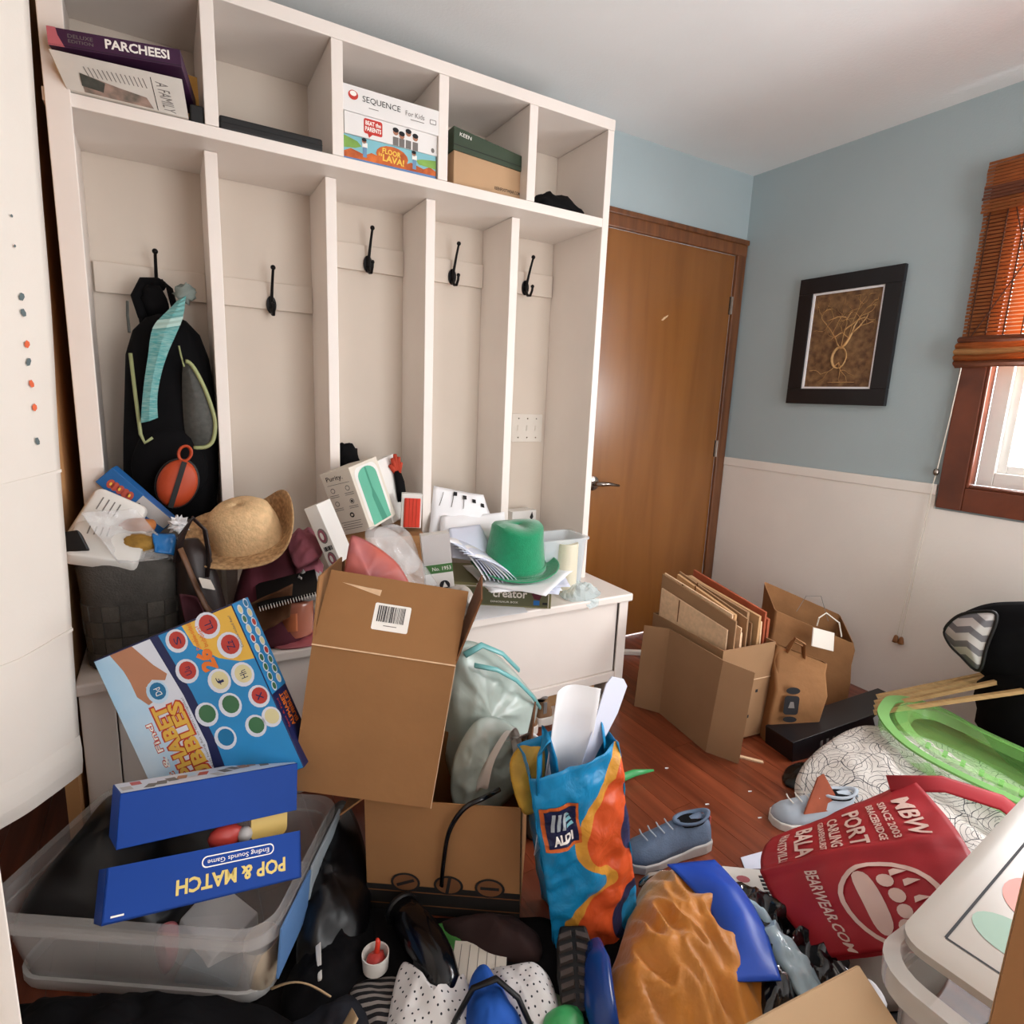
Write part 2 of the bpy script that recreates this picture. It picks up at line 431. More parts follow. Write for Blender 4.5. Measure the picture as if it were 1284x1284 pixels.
# ------------------------------------------------------------------ window with bamboo shade
wn = thing('window_1', '', 'window', (0, (WY0 + WY1) / 2, WZ0)); del wn['label'], wn['category']; struct(wn)
cw = .092
for nm, b in (('window_casing', (-.022, -.0005, WY0, WY0 + cw, WZ0 - cw, WZ1 + cw)), ('window_casing', (-.022, -.0005, WY1 - cw, WY1, WZ0 - cw, WZ1 + cw)),
              ('window_casing', (-.022, -.0005, WY1, WY0, WZ0 - cw, WZ0)), ('window_casing', (-.022, -.0005, WY1, WY0, WZ1, WZ1 + cw)),
              ('jamb', (-.02, .03, WY0 - .012, WY0, WZ0, WZ1)), ('jamb', (-.02, .03, WY1, WY1 + .012, WZ0, WZ1)),
              ('window_stool', (-.02, .03, WY1 + .012, WY0 - .012, WZ0, WZ0 + .012))):
    MB().box(*b).obj(nm, 'window_wood', wn, world=True, bevel=.004)
M('vinyl', '#e9e7e2', .4, var=.02)
ym = (WY0 + WY1) / 2
def sash(y0, y1):
    for a in (.03, .05):
        k = .055 if a == .03 else .085
        mb = MB(); x0, x1 = a, a + .02
        mb.box(x0, x1, y0, y0 - k, WZ0 + .012, WZ1); mb.box(x0, x1, y1, y1 + k, WZ0 + .012, WZ1)
        mb.box(x0, x1, y1 + k, y0 - k, WZ0 + .012, WZ0 + .012 + k); mb.box(x0, x1, y1 + k, y0 - k, WZ1 - k, WZ1)
        mb.obj('sash_frame', 'vinyl', wn, world=True, bevel=.003)
sash(WY0 - .012, ym + .01); sash(ym - .01, WY1 + .012)
film('glass', '#dfeef0', .93, .02)
for y0, y1 in ((WY0 - .09, ym + .09), (ym - .09, WY1 + .09)):
    MB().box(.058, .061, y1, y0, WZ0 + .09, WZ1 - .08).obj('pane', 'glass', wn, world=True)

bam = thing('bamboo_shade', 'woven bamboo roman shade drawn down over the upper half of the window', 'blind', (-.03, -1.9, 1.45))
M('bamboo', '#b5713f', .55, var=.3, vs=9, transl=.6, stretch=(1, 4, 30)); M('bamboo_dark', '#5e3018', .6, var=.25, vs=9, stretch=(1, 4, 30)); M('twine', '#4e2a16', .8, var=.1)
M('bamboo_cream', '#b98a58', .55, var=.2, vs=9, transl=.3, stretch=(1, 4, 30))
BY0, BY1 = -1.105, -2.80
mb = MB(); z = 2.02; k = 0; rb = random.Random(2)
while z > 1.53:
    hgt = .0075 + .003 * rb.random(); mb.box(-.036, -.033, BY1, BY0 + .003 * rb.random(), z - hgt, z); z -= hgt + .0042
o = mb.obj('slat_field', 'bamboo', bam, world=True); o['kind'] = 'stuff'
mb = MB(); y = BY0 - .02
while y > BY1: mb.box(-.0385, -.032, y - .0016, y + .0016, 1.50, 2.03); y -= .055
o = mb.obj('twine', 'twine', bam, world=True)
mb = MB(); mb.tube([(-.042, BY0 - .09, 2.03), (-.041, BY0 - .16, 1.8), (-.040, BY0 - .02, 1.53)], .002, 6); mb.obj('pull_cord', 'twine', bam, world=True)
# valance: two deep rolls of slats
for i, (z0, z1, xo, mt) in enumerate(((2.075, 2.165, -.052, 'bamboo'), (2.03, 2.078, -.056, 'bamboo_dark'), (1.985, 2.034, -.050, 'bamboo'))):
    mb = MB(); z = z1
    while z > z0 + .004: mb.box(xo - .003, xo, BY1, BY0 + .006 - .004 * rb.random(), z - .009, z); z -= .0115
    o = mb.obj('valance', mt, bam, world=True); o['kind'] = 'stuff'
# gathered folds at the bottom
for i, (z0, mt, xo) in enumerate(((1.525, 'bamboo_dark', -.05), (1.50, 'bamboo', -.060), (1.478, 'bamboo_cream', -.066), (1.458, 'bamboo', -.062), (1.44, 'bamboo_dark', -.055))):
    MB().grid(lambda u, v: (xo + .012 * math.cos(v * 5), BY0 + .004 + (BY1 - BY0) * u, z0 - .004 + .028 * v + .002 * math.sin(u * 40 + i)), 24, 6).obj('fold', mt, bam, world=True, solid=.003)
# blind cord with bead and wooden tassels
cdm = thing('blind_cord', 'thin white blind cord with a bead and two small wooden tassels hanging on the wall', 'cord', (-.03, -1.09, .286))
M('cord', '#d9d2c4', .8, var=.05); M('tassel_wood', '#8a5a34', .5, var=.15)
MB().tube([(-.045, -1.125, 1.46), (-.03, -1.11, 1.25), (-.026, -1.095, 1.04), (-.026, -1.09, .98)], .0022, 6).obj('cord', 'cord', cdm, world=True)
MB().lathe([(.001, -.016), (.009, -.010), (.011, 0), (.009, .01), (.001, .016)], 12, (-.026, -1.093, 1.025)).obj('bead', 'nickel', cdm, world=True, smooth=True)
for s in (-1, 1):
    MB().tube([(-.026, -1.09, 1.0), (-.026, -1.085 + s * .004, .8), (-.026, -1.062 + s * .009, .30)], .0014, 5).obj('cord', 'cord', cdm, world=True)
    MB().lathe([(.004, .022), (.008, .016), (.011, 0), (.012, -.01), (.001, -.012)], 12, (-.026, -1.062 + s * .011, .285)).obj('tassel', 'tassel_wood', cdm, world=True, smooth=True)

# ------------------------------------------------------------------ picture on the right wall
pic = thing('picture_frame', 'black framed brown picture of branching roots on the blue wall', 'picture', frame((-.006, -.608, 1.573), (0, -1, 0), (0, 0, 1)))
mb = MB(); w, h2, b = .477 / 2, .584 / 2, .072
mb.box(-w, w, -h2, -h2 + b, -.002, .02); mb.box(-w, w, h2 - b, h2, -.002, .02); mb.box(-w, -w + b, -h2 + b, h2 - b, -.002, .02); mb.box(w - b, w, -h2 + b, h2 - b, -.002, .02)
M('frame_black', '#171518', .35, var=.1)
mb.obj('frame', 'frame_black', pic, bevel=.002)
mb = MB(); wi, hi, bb = w - b, h2 - b, .009
mb.box(-wi, wi, -hi, -hi + bb, 0, .014); mb.box(-wi, wi, hi - bb, hi, 0, .014); mb.box(-wi, -wi + bb, -hi + bb, hi - bb, 0, .014); mb.box(wi - bb, wi, -hi + bb, hi - bb, 0, .014)
mb.obj('mat_board', 'paper_white', pic)
M('sepia', '#8d6c48', .5, vs=38, var=.3, hex2='#523624', bump=.1)
MB().box(-wi + bb, wi - bb, -hi + bb, hi - bb, 0, .006).obj('print', 'sepia', pic)
M('sepia_light', '#c39a66', .6, var=.25, vs=30)
mb = MB(); rp = random.Random(11)
def branch(p, ang, L, r, d):
    pts = [V((p[0], p[1], .007))]; a = ang
    for k in range(5):
        a += rp.uniform(-.5, .5); q = pts[-1] + V((math.cos(a), math.sin(a), 0)) * L / 5
        q.x = max(-.14, min(.14, q.x)); q.y = max(-.19, min(.19, q.y)); pts.append(q)
    pts[0].z = .0065
    mb.tube(pts, [r * (1 - .12 * k) for k in range(6)], 6, flat=.25)
    if d > 0:
        for s in (-1, 1):
            k = rp.choice((2, 3, 5)); branch(pts[k], a + s * rp.uniform(.4, .9), L * .72, r * .6, d - 1)
for a in (1.0, 1.7, 2.3, .5): branch((0, -.04), a, .14, .0075, 3)
mb.tube([(.032 * math.cos(t), -.08 + .046 * math.sin(t), .0065) for t in [k * .393 for k in range(16)]], .010, 6, closed=True, flat=.3)
for a in (3.6, 5.6, 4.4): branch((0, -.10), a, .10, .005, 1)
mb.obj('branch_drawing', 'sepia_light', pic, smooth=True)

# ------------------------------------------------------------------ curtain at the left
M('curtain_white', '#e8e0d6', .85, var=.03, vs=3, transl=.12, bump=.05, bs=200)
def cur(u, v, z=0.):
    x = -2.872 - .062 * v - .42 * u; y = -.79 - .62 * u
    w = .010 * math.sin(u * 15 + .8 * v) * (.25 + .75 * v) + .006 * noise.noise(V((u * 9, v * 5, 1)))
    zz = 2.40 - 2.02 * v + .006 * noise.noise(V((u * 8, 3, 0)))
    return V((x + .8 * (w + z) + 0., y - .55 * (w + z), zz))
ct = thing('curtain', 'white fabric curtain with faint fold creases and a line of painted leaves', 'curtain', (-3.05, -1.0, .38))
MB().grid(cur, 46, 60).obj('cloth', 'curtain_white', ct, world=True, smooth=True, solid=.002)
for vv in (.83, .66): MB().grid(lambda u, v: cur(u, vv + .003 * v + .006 * math.sin(u * 6), .0018), 46, 1).obj('fold_crease', 'curtain_white', ct, world=True, solid=.003)
MB().grid(lambda u, v: cur(u, .955 + .045 * v, .004 * math.sin(v * 3.14)), 46, 3).obj('hem', 'curtain_white', ct, world=True, solid=.003)
M('leaf_orange', '#d4623c', .8, var=.1); M('leaf_slate', '#5d6a6c', .8, var=.1)
inv = ct.matrix_world.inverted()
for uu, vv, mt, r in ((.088, .498, 'leaf_slate', .3), (.087, .512, 'leaf_slate', -.2), (.084, .54, 'leaf_orange', .2), (.084, .556, 'leaf_slate', .5), (.081, .576, 'leaf_orange', -.2), (.078, .598, 'leaf_orange', .1), (.077, .63, 'leaf_slate', -.3), (.10, .43, 'leaf_slate', 0), (.097, .455, 'leaf_slate', .2)):
    s = .55 if vv > .48 else .22
    pts = [(0, .009 * s), (.012 * s, 0.004 * s), (.013 * s, -.004 * s), (0, -.009 * s), (-.012 * s, -.003 * s), (-.013 * s, .004 * s)]
    c, sn = math.cos(r), math.sin(r)
    MB().poly([inv @ cur(uu + (c * a - sn * b), vv + .75 * (sn * a + c * b), .004) for a, b in pts]).obj('painted_leaf', mt, ct)
def cur2(u, v): return V((-2.887 - .3 * u, -1.60 + .05 * u + .010 * math.sin(u * 16), 2.4 - 2.3 * v))
tag(MB().grid(cur2, 16, 20).obj('curtain', 'curtain_white', smooth=True, solid=.002), 'narrow near edge of plain white curtain hanging almost to the floor', 'curtain')

# ------------------------------------------------------------------ built-in mudroom lockers
lk = thing('locker_unit', 'white built-in mudroom lockers with cubbies above and a storage bench below', 'locker', (-2.06, -.3, 0))
W, D1 = .338, -.344; XR = -1.21; ZS, ZT, ZB = 1.94, 2.288, .5
xs = [XR - k * W for k in range(6)]
def P(nm, *b, bev=.002): return MB().box(*b).obj(nm, 'locker_white', lk, world=True, bevel=bev)
MB().box(-2.93, -1.2, -.008, -.0005, ZB, 2.27).obj('back_panel', M('locker_white_shaded', '#dccfc1', .55, var=.03, vs=3), lk, world=True)  # locker white darkened to beige: the bays' shade put into the colour
P('top_board', -2.922, -1.19, D1, -.009, 2.25, ZT)
P('cubby_shelf', -2.93, -1.222, D1, -.009, 1.908, ZS)
P('side_panel', -1.222, -1.192, D1, -.009, ZB + .001, 2.249)
P('side_panel', -2.915, -2.888, D1, -.009, ZB + .001, 2.249)
P('face_stile', -2.924, -2.872, D1 - .012, D1, ZB + .001, ZT)
for k in range(1, 5):
    P('divider', xs[k] - .017, xs[k] + .017, -.245, -.009, ZB + .001, 1.907)
    P('cubby_divider', xs[k] - .017, xs[k] + .017, D1, -.009, ZS + .001, 2.249)
for k in range(5):
    zr = 1.515 if k >= 3 else 1.685
    MB().box(xs[k + 1] + .018, xs[k] - .018, -.024, -.0085, zr, zr + .09).obj('hook_rail', 'locker_white_shaded', lk, world=True, bevel=.002)  # rails share the back panel's shade-tinted colour
P('bench_top', -2.955, -1.135, -.592, -.009, .468, ZB, bev=.006)
P('bench_side', -1.166, -1.146, -.572, -.009, 0, .467)
P('bench_side', -2.95, -2.925, -.572, -.009, 0, .467)
P('bench_post', -1.19, -1.146, -.578, -.572, 0, .467)
P('bench_post', -2.95, -2.875, -.578, -.572, 0, .467)
for xp in (-1.66, -2.3): P('bench_post', xp - .02, xp + .02, -.578, -.56, .0, .129)
P('bench_rail', -2.95, -1.19, -.576, -.556, .13, .168)
P('front_panel', -2.06, -1.192, -.566, -.554, .17, .466)
P('bench_post', -2.098, -2.062, -.578, -.56, .169, .467)
P('front_panel', -2.873, -2.10, -.566, -.554, .17, .466)
P('front_panel', -2.873, -2.30, -.54, -.53, .0, .128)
P('bench_bottom', -2.92, -1.168, -.55, -.009, .0, .018)
# coat hooks
def hook(x, z):
    mb = MB(); mb.prism(ell(x, z - .042, .0165, .03, 16), -.031, -.0245, 'y')
    mb.tube([(x, -.032, z - .048), (x, -.045, z - .015), (x + .001, -.062, z + .03), (x + .002, -.078, z + .066)], [.0065, .0055, .0048, .0045], 8)
    mb.ball((x + .002, -.08, z + .072), .0085, 10, 6)
    mb.tube([(x, -.032, z - .055), (x, -.05, z - .075), (x, -.072, z - .078), (x, -.085, z - .06), (x, -.087, z - .048)], [.007, .006, .0055, .005, .005], 8)
    mb.ball((x, -.087, z - .044), .0075, 10, 6)
    return mb
for k in range(5):
    xc = (xs[k] + xs[k + 1]) / 2; z = 1.572 if k >= 3 else 1.752
    hook(xc + .012, z).obj('coat_hook', 'black_iron', lk, world=True, smooth=True, auto=50)
# three-gang switch plate on the back panel of the last bay
sw = thing('switch_plate', 'cream three-gang light switch plate inside the locker bay beside the door', 'switch', upright((-1.318, -.0085, 1.12)))
MB().prism(rrect(.160, .125, .006), 0, .006).obj('plate', 'cream', sw, bevel=.002)
for i in (-1, 0, 1):
    MB().box(i * .046 - .005, i * .046 + .005, -.012, .012, .006, .0105).obj('toggle', 'cream', sw)
    for s in (-1, 1): MB().prism(ell(i * .046, s * .042, .003, .003, 10), .006, .0075).obj('screw', 'nickel', sw)
# ================================================================== things in the cubbies
M('purple_box', '#3d1a3c', .5, var=.1); M('purple_pink', '#c46a74', .6, var=.15); M('news', '#d8d4cc', .85, var=.06, vs=12)
M('photo_grey', '#6a655c', .7, vs=30, var=.3, hex2='#b79a8c'); M('photo_dark', '#4a4c46', .7, vs=40, var=.3)
pb = solid_box('board_game_box', 'thin purple board game box lettered PARCHEESI sticking out of the end cubby', 'game box', upright((-2.745, -.295, 2.028), -10, 3, 2), (.275, .04, .26), 'purple_box')
f = fmat('front', (.275, .04, .26))
flat(pb, 'worn_corner', [(-.1375, -.02), (-.105, -.02), (-.117, .004), (-.12, .02), (-.1375, .02)], 'purple_pink', f)
txt(pb, 'PARCHEESI', .045, .003, .135, .021, 'print_white', f, bold=.03)
txt(pb, 'DELUXE', -.072, .006, .05, .008, 'ink_grey', f); txt(pb, 'EDITION', -.072, -.005, .05, .007, 'ink_grey', f)
flat(pb, 'lid_line', rect(0, -.017, .275, .0012), 'ink', f)
nw = thing('newspaper', 'folded newspaper with a colour photo wedged under the purple game box', 'newspaper', (-2.75, -.25, 1.942))
a = [V(p) for p in ((-2.878, -.357, 1.9415), (-2.618, -.351, 1.9415), (-2.618, -.12, 1.9415), (-2.878, -.12, 1.9415), (-2.90, -.425, 1.992), (-2.632, -.432, 1.999), (-2.618, -.12, 1.992), (-2.874, -.12, 1.99))]
MB().hexa(a).obj('pages', 'news', nw, world=True)
def nf(x, y, z=0):  # x, y in 0..1 over the slanted front page
    p = a[0] * (1 - x) * (1 - y) + a[1] * x * (1 - y) + a[5] * x * y + a[4] * (1 - x) * y
    return nw.matrix_world.inverted() @ (p + V((.1, -.7, -.7)) * z)
flat(nw, 'front_photo', [(.14, .03), (.70, .03), (.66, .30), (.45, .38), (.16, .55)], 'photo_grey', fn=lambda x, y, z: nf(x, y, .0008))
flat(nw, 'photo_shadow', [(.14, .2), (.30, .15), (.34, .42), (.16, .55)], 'photo_dark', fn=lambda x, y, z: nf(x, y, .0014))
for k in range(14): flat(nw, 'text_column', rect(.22 + .035 * k, .62 + .004 * k, .008, .24, 4), 'ink_grey', fn=lambda x, y, z: nf(x, y, .0008))
flat(nw, 'rule_line', rect(.735, .45, .006, .85), 'ink', fn=lambda x, y, z: nf(x, y, .0008))
txt(nw, 'A FAMILY', .83, .42, .75, .1, 'ink_grey', fn=lambda x, y, z: nf(x, y, .001), rot=-88)
M('manila', '#d8a95a', .8, var=.06)
tag(MB().hexa([(-2.635, -.2, 1.99), (-2.582, -.22, 1.99), (-2.582, -.214, 1.99), (-2.635, -.194, 1.99), (-2.64, -.19, 2.115), (-2.584, -.205, 2.105), (-2.584, -.199, 2.105), (-2.64, -.184, 2.115)]).obj('manila_envelope', 'manila'), 'yellow manila envelope standing behind the purple board game', 'envelope')
tag(MB().box(-2.612, -2.580, -.335, -.1, 1.9415, 1.985).obj('black_case', 'black', bevel=.003), 'small black case at the divider of the cubby with the purple game box', 'case')
bf = thing('black_flat_case', 'flat black case lying alone in an otherwise empty cubby', 'case', (-2.41, -.2, 1.9415))
MB().box(-2.543, -2.268, -.338, -.05, 1.9415, 1.976).obj('body', 'black', bf, world=True, bevel=.005)
MB().box(-2.543, -2.268, -.3388, -.338, 1.958, 1.9592).obj('seam', 'black_gloss', bf, world=True)

# three stacked games
M('game_white', '#e6e3e0', .5, var=.03); M('lava_sky', '#7fb9c4', .55, var=.08); M('lava_orange', '#d9702c', .55, vs=25, var=.3, hex2='#8a3413')
M('lava_green', '#7ba34a', .55, var=.2, vs=20); M('red_print', '#c2352c', .55, var=.05); M('yellow_print', '#e8c04a', .55, var=.05); M('lava_blue', '#5d7fae', .55)
sz = (.298, .068, .26)
g = solid_box('board_game_box', 'colourful floor game box with orange lava print, lowest of three stacked games', 'game box', upright((-2.056, -.205, 1.9755), 0), sz, 'lava_sky'); f = fmat('front', sz)
wv = [(-.149, -.034), (.149, -.034), (.149, -.012)] + [(.149 - .298 * k / 14, -.008 + .006 * math.sin(k * 2.1)) for k in range(1, 15)]
flat(g, 'lava_print', wv, 'lava_orange', f)
flat(g, 'hill_print', [(-.149, -.004), (-.115, 0), (-.095, .008), (-.108, .02), (-.149, .030)], 'lava_green', f, z=.0008)
flat(g, 'hill_print', [(.149, -.006), (.09, -.003), (.08, .008), (.10, .014), (.149, .02)], 'lava_green', f, z=.0008)
flat(g, 'base_print', [(-.149, -.034), (.149, -.034), (.149, -.026), (-.149, -.029)], 'lava_blue', f, z=.0008)
txt(g, 'FLOOR', .0, .011, .06, .016, 'yellow_print', f, bold=.03, rot=-3, z=.0012); txt(g, 'LAVA!', .006, -.009, .07, .02, 'yellow_print', f, bold=.03, rot=-3, z=.0012); txt(g, 'is', -.036, .0, .012, .01, 'yellow_print', f, bold=.02, z=.0012)
flat(g, 'lettering_ground', ell(.002, .001, .052, .028, 16), 'lava_orange', f, z=.001)
M('skin_print', '#a9745a', .6, var=.05); M('denim_print', '#6a8fb0', .6, var=.05)
for x0 in (-.085, .075):
    flat(g, 'child_print', rect(x0, -.006, .012, .028), 'denim_print', f, z=.0012); flat(g, 'child_print', rect(x0, .014, .016, .014), 'print_white', f, z=.0012)
    flat(g, 'child_print', ell(x0 - .002, .025, .007, .007, 12), 'skin_print', f, z=.0012); flat(g, 'child_print', ell(x0 - .002, .0285, .0075, .005, 12), 'ink', f, z=.0013)
sz = (.300, .060, .262)
g = solid_box('board_game_box', 'white trivia game box with red speech bubble, middle of three stacked games', 'game box', upright((-2.056, -.206, 2.0402), 1), sz, 'game_white'); f = fmat('front', sz)
flat(g, 'speech_bubble', rrect(.058, .042, .006, cx=-.062, cy=.003) , 'red_print', f); flat(g, 'bubble_tail', [(-.08, -.016), (-.062, -.016), (-.075, -.028)], 'red_print', f)
txt(g, 'BEAT the', -.062, .012, .048, .012, 'print_white', f, bold=.03, z=.001); txt(g, 'PARENTS', -.062, -.004, .05, .013, 'print_white', f, bold=.03, z=.001)
for x0, hh in ((.01, .02), (.03, .014), (.052, .026), (.075, .018)):
    flat(g, 'child_print', ell(x0, hh - .012, .009, .009, 12), 'skin_print', f); flat(g, 'child_print', ell(x0, hh - .006, .010, .007, 12), 'ink', f, z=.0008); flat(g, 'child_print', rect(x0, -.018, .018, .024), 'ink_grey', f)
flat(g, 'age_mark', ell(.135, -.016, .006, .007, 12), 'ink_grey', f)
sz = (.306, .072, .265)
g = solid_box('board_game_box', 'white scuffed game box lettered SEQUENCE, top of three stacked games', 'game box', upright((-2.052, -.208, 2.1065), -1, 0, -.6), sz, 'game_white'); f = fmat('front', sz)
txt(g, 'SEQUENCE', -.035, .006, .118, .019, 'ink', f); txt(g, 'For Kids', .072, .003, .062, .014, 'ink_grey', f)
flat(g, 'badge', ell(-.122, .010, .015, .013, 18), 'red_print', f); flat(g, 'badge_ring', ell(-.122, .014, .010, .007, 14), 'print_white', f, z=.0009)
flat(g, 'age_mark', rrect(.022, .014, .003, cx=.132, cy=-.002), 'ink_grey', f); flat(g, 'age_mark', rrect(.018, .010, .002, cx=.132, cy=-.002), 'game_white', f, z=.001)
flat(g, 'small_print', rect(.08, -.012, .045, .002), 'ink_grey', f); flat(g, 'small_print', rect(-.06, -.014, .03, .002), 'ink_grey', f)

# shoe box
M('shoe_green', '#33412f', .6, var=.1); M('shoe_tan', '#b79470', .7, var=.05)
sb = thing('shoe_box', 'tan cardboard shoe box with dark green lid in the cubby', 'shoe box', upright((-1.684, -.178, 2.0), 2) @ Matrix.Scale(1.05, 4, (1, 0, 0))); sz = (.285, .118, .24)
MB().box(-.1425, .1425, -.058, .06, -.12, .12).obj('body', 'shoe_tan', sb, bevel=.002)
f = fmat('front', sz); txt(sb, 'KEENFOOTWEAR.COM', .06, -.028, .10, .011, 'ink', f, bold=.01)
flat(sb, 'base_crease', rect(0, -.05, .285, .001), 'cardboard_edge', f)
mb = MB(); mb.hexa([(-.147, .056, -.125), (.147, .044, -.125), (.147, .044, .125), (-.147, .056, .125), (-.147, .128, -.125), (.147, .092, -.125), (.147, .092, .125), (-.147, .128, .125)])
ld = mb.obj('lid', 'shoe_green', sb, bevel=.002); txt(ld, 'KEEN', -.105, .105, .042, .011, 'print_white', Matrix.Translation((0, 0, .1255)), rot=-6, z=.0006)
flat(ld, 'lid_edge', [(-.147, .072), (.147, .058), (.147, .060), (-.147, .074)], 'black', Matrix.Translation((0, 0, .1252)))
tag(mound([(-1.50, -.33, 1.942), (-1.40, -.335, 1.942), (-1.30, -.33, 1.942), (-1.29, -.2, 1.942), (-1.4, -.12, 1.942), (-1.50, -.14, 1.942)], .055, wr=.03, freq=14, pw=3, floor=1.9412).obj('winter_hat', 'black_cloth', smooth=True), 'crumpled black knit hat in the cubby nearest the door', 'hat')

# ================================================================== hanging in the first bay
bp = thing('backpack', 'black backpack with lime zips hanging from the coat hook in the end bay', 'backpack', (-2.70, -.12, .87))
def bpr(z, cx, w, d, n=28):
    return [V((cx + w * math.copysign(abs(math.cos(t)) ** .7, math.cos(t)), -.135 + d * math.copysign(abs(math.sin(t)) ** .7, math.sin(t)) + .008 * noise.noise(V((math.cos(t) * 2, z * 9, 0))), z)) for t in [2 * math.pi * k / n for k in range(n)]]
mb = MB(); mb.loft([bpr(z, cx, w, d) for z, cx, w, d in ((.83, -2.72, .10, .07), (.86, -2.715, .125, .095), (.95, -2.712, .132, .105), (1.08, -2.705, .13, .105), (1.22, -2.700, .122, .10), (1.33, -2.70, .112, .09), (1.40, -2.70, .09, .07), (1.44, -2.70, .055, .045), (1.455, -2.70, .02, .02))])
mb.obj('body', 'black_cloth', bp, world=True, smooth=True)
mb = MB(); mb.ball((-2.715, -.225, 1.0), .1, 18, 12, (1.02, .42, 1.25), .06, 3); mb.obj('front_pocket', 'black_cloth', bp, world=True, smooth=True)
M('mesh_grey', '#4a4a46', .8, var=.2, vs=80); M('lime', '#9aa070', .6, var=.1)
# mesh side pocket with lime piping
pk = [(-2.665, 1.30), (-2.645, 1.31), (-2.615, 1.25), (-2.592, 1.17), (-2.588, 1.12), (-2.60, 1.075), (-2.63, 1.06), (-2.665, 1.075), (-2.672, 1.18)]
cr = cat_rom([(x, -.243 + (x + 2.63) ** 2 * 2, z) for x, z in pk], 40)
c0 = sum(cr, V()) / 40; c0.y -= .012
mb = MB(); mb.add([c0] + cr, [(0, 1 + k, 1 + (k + 1) % 40) for k in range(40)]); mb.obj('mesh_pocket', 'mesh_grey', bp, world=True, smooth=True, solid=.004)
MB().tube([(p.x, p.y - .004, p.z) for p in cr[2:30]], .006, 8).obj('zip_piping', 'lime', bp, world=True, smooth=True)
MB().tube([(-2.795, -.24, 1.33), (-2.79, -.245, 1.2), (-2.785, -.247, 1.1), (-2.776, -.247, 1.075), (-2.755, -.247, 1.09)], .005, 8).obj('zip_piping', 'lime', bp, world=True, smooth=True)
MB().tube([(-2.672, -.235, 1.36), (-2.668, -.24, 1.33), (-2.662, -.245, 1.30)], .0025, 6).obj('zip_pull', 'lime', bp, world=True)
mb = MB()
for s in (-1, 1): mb.tube([(-2.71 + s * .05, -.15, 1.42), (-2.722 + s * .045, -.115, 1.49), (-2.715 + s * .03, -.085, 1.54), (-2.70, -.068, 1.555)], .013, 8, flat=.5)
mb.tube([(-2.76, -.14, 1.44), (-2.775, -.13, 1.50), (-2.755, -.11, 1.545), (-2.715, -.085, 1.552), (-2.70, -.07, 1.545)], .016, 8, flat=.6)
mb.ball((-2.73, -.11, 1.49), .04, 12, 8, (1, .7, 1.3), .3, 5); mb.obj('strap', 'black_cloth', bp, world=True, smooth=True)
MB().tube([(-2.795, -.17, 1.48), (-2.797, -.18, 1.44), (-2.795, -.20, 1.39)], .004, 6).obj('cord_end', 'mesh_grey', bp, world=True)
MB().tube([(-2.60, -.19, .90), (-2.596, -.2, .86), (-2.598, -.2, .83)], .012, 6, flat=.4).obj('strap_tail', 'black_cloth', bp, world=True)
# teal scarf
M('teal_knit', '#4aa3a5', .9, vs=22, var=.3, hex2='#9cc9c4', stretch=(2, 2, 14), bump=.6, bs=70); M('pale_teal', '#a8c6bf', .9, var=.1); M('fluff', '#8f9a94', .95, var=.2, transl=.2)
sc = thing('knit_scarf', 'turquoise striped knit strip with tassel hanging over the black backpack', 'scarf', (-2.72, -.26, 1.13))
path = cat_rom([(-2.655, -.20, 1.50), (-2.675, -.225, 1.46), (-2.70, -.25, 1.41), (-2.72, -.262, 1.35), (-2.742, -.268, 1.27), (-2.755, -.268, 1.20), (-2.76, -.266, 1.14)], 36, False)
wid = [.012, .018, .028, .036, .038, .034, .028, .024, .022, .021, .022, .024]
def ww(k): t = k / 35 * 11; i = min(10, int(t)); return wid[i] * (1 - t + i) + wid[i + 1] * (t - i)
mb = MB(); rg = []
for k, p in enumerate(path):
    ty = 1.5 if k % 2 else 0; rg.append([p + V((-ww(k) * .92, -.002 * ty, -.006)), p + V((0, -.008 - .0025 * ty, 0)), p + V((ww(k) * .92, -.002 * ty, .010)), p + V((0, .003, 0))])
mb.loft(rg); mb.obj('knit', 'teal_knit', sc, world=True)
MB().loft([[p + V((0, -.003, 0)) + (q - p) * 1.03 for q in r] for p, r in zip(path[9:13], rg[9:13])]).obj('pale_band', 'pale_teal', sc, world=True)
MB().ball((-2.645, -.185, 1.515), .026, 14, 10, (1, .8, 1), .7, 2, 6).obj('tassel', 'fluff', sc, world=True, smooth=True)
# orange zip case clipped to the backpack
M('orange_case', '#b4431e', .5, var=.12); 
oc = thing('zip_case', 'round orange zip case with black strap clipped to the backpack', 'case', upright((-2.70, -.305, .96), 0, 0, -18))
MB().loft([[V((.052 * s * math.cos(t), .072 * s * math.sin(t), z)) for t in [2 * math.pi * k / 28 for k in range(28)]] for s, z in ((.8, -.024), (1, -.016), (1, .012), (.85, .022), (.4, .026))]).obj('shell', 'orange_case', oc, smooth=True, auto=60)
MB().tube([(.054 * math.cos(t), .074 * math.sin(t), -.002) for t in [2 * math.pi * k / 30 for k in range(30)]], .0035, 6, closed=True).obj('zip', 'black', oc)
MB().box(-.007, .007, -.07, .07, .0262, .0285).obj('strap', 'black', oc)
MB().tube([(.016 * math.cos(t) - .004, .092 + .022 * math.sin(t), 0) for t in [2 * math.pi * k / 20 for k in range(20)]], .006, 8, closed=True, flat=.6).obj('clip_loop', 'orange_case', oc, smooth=True)

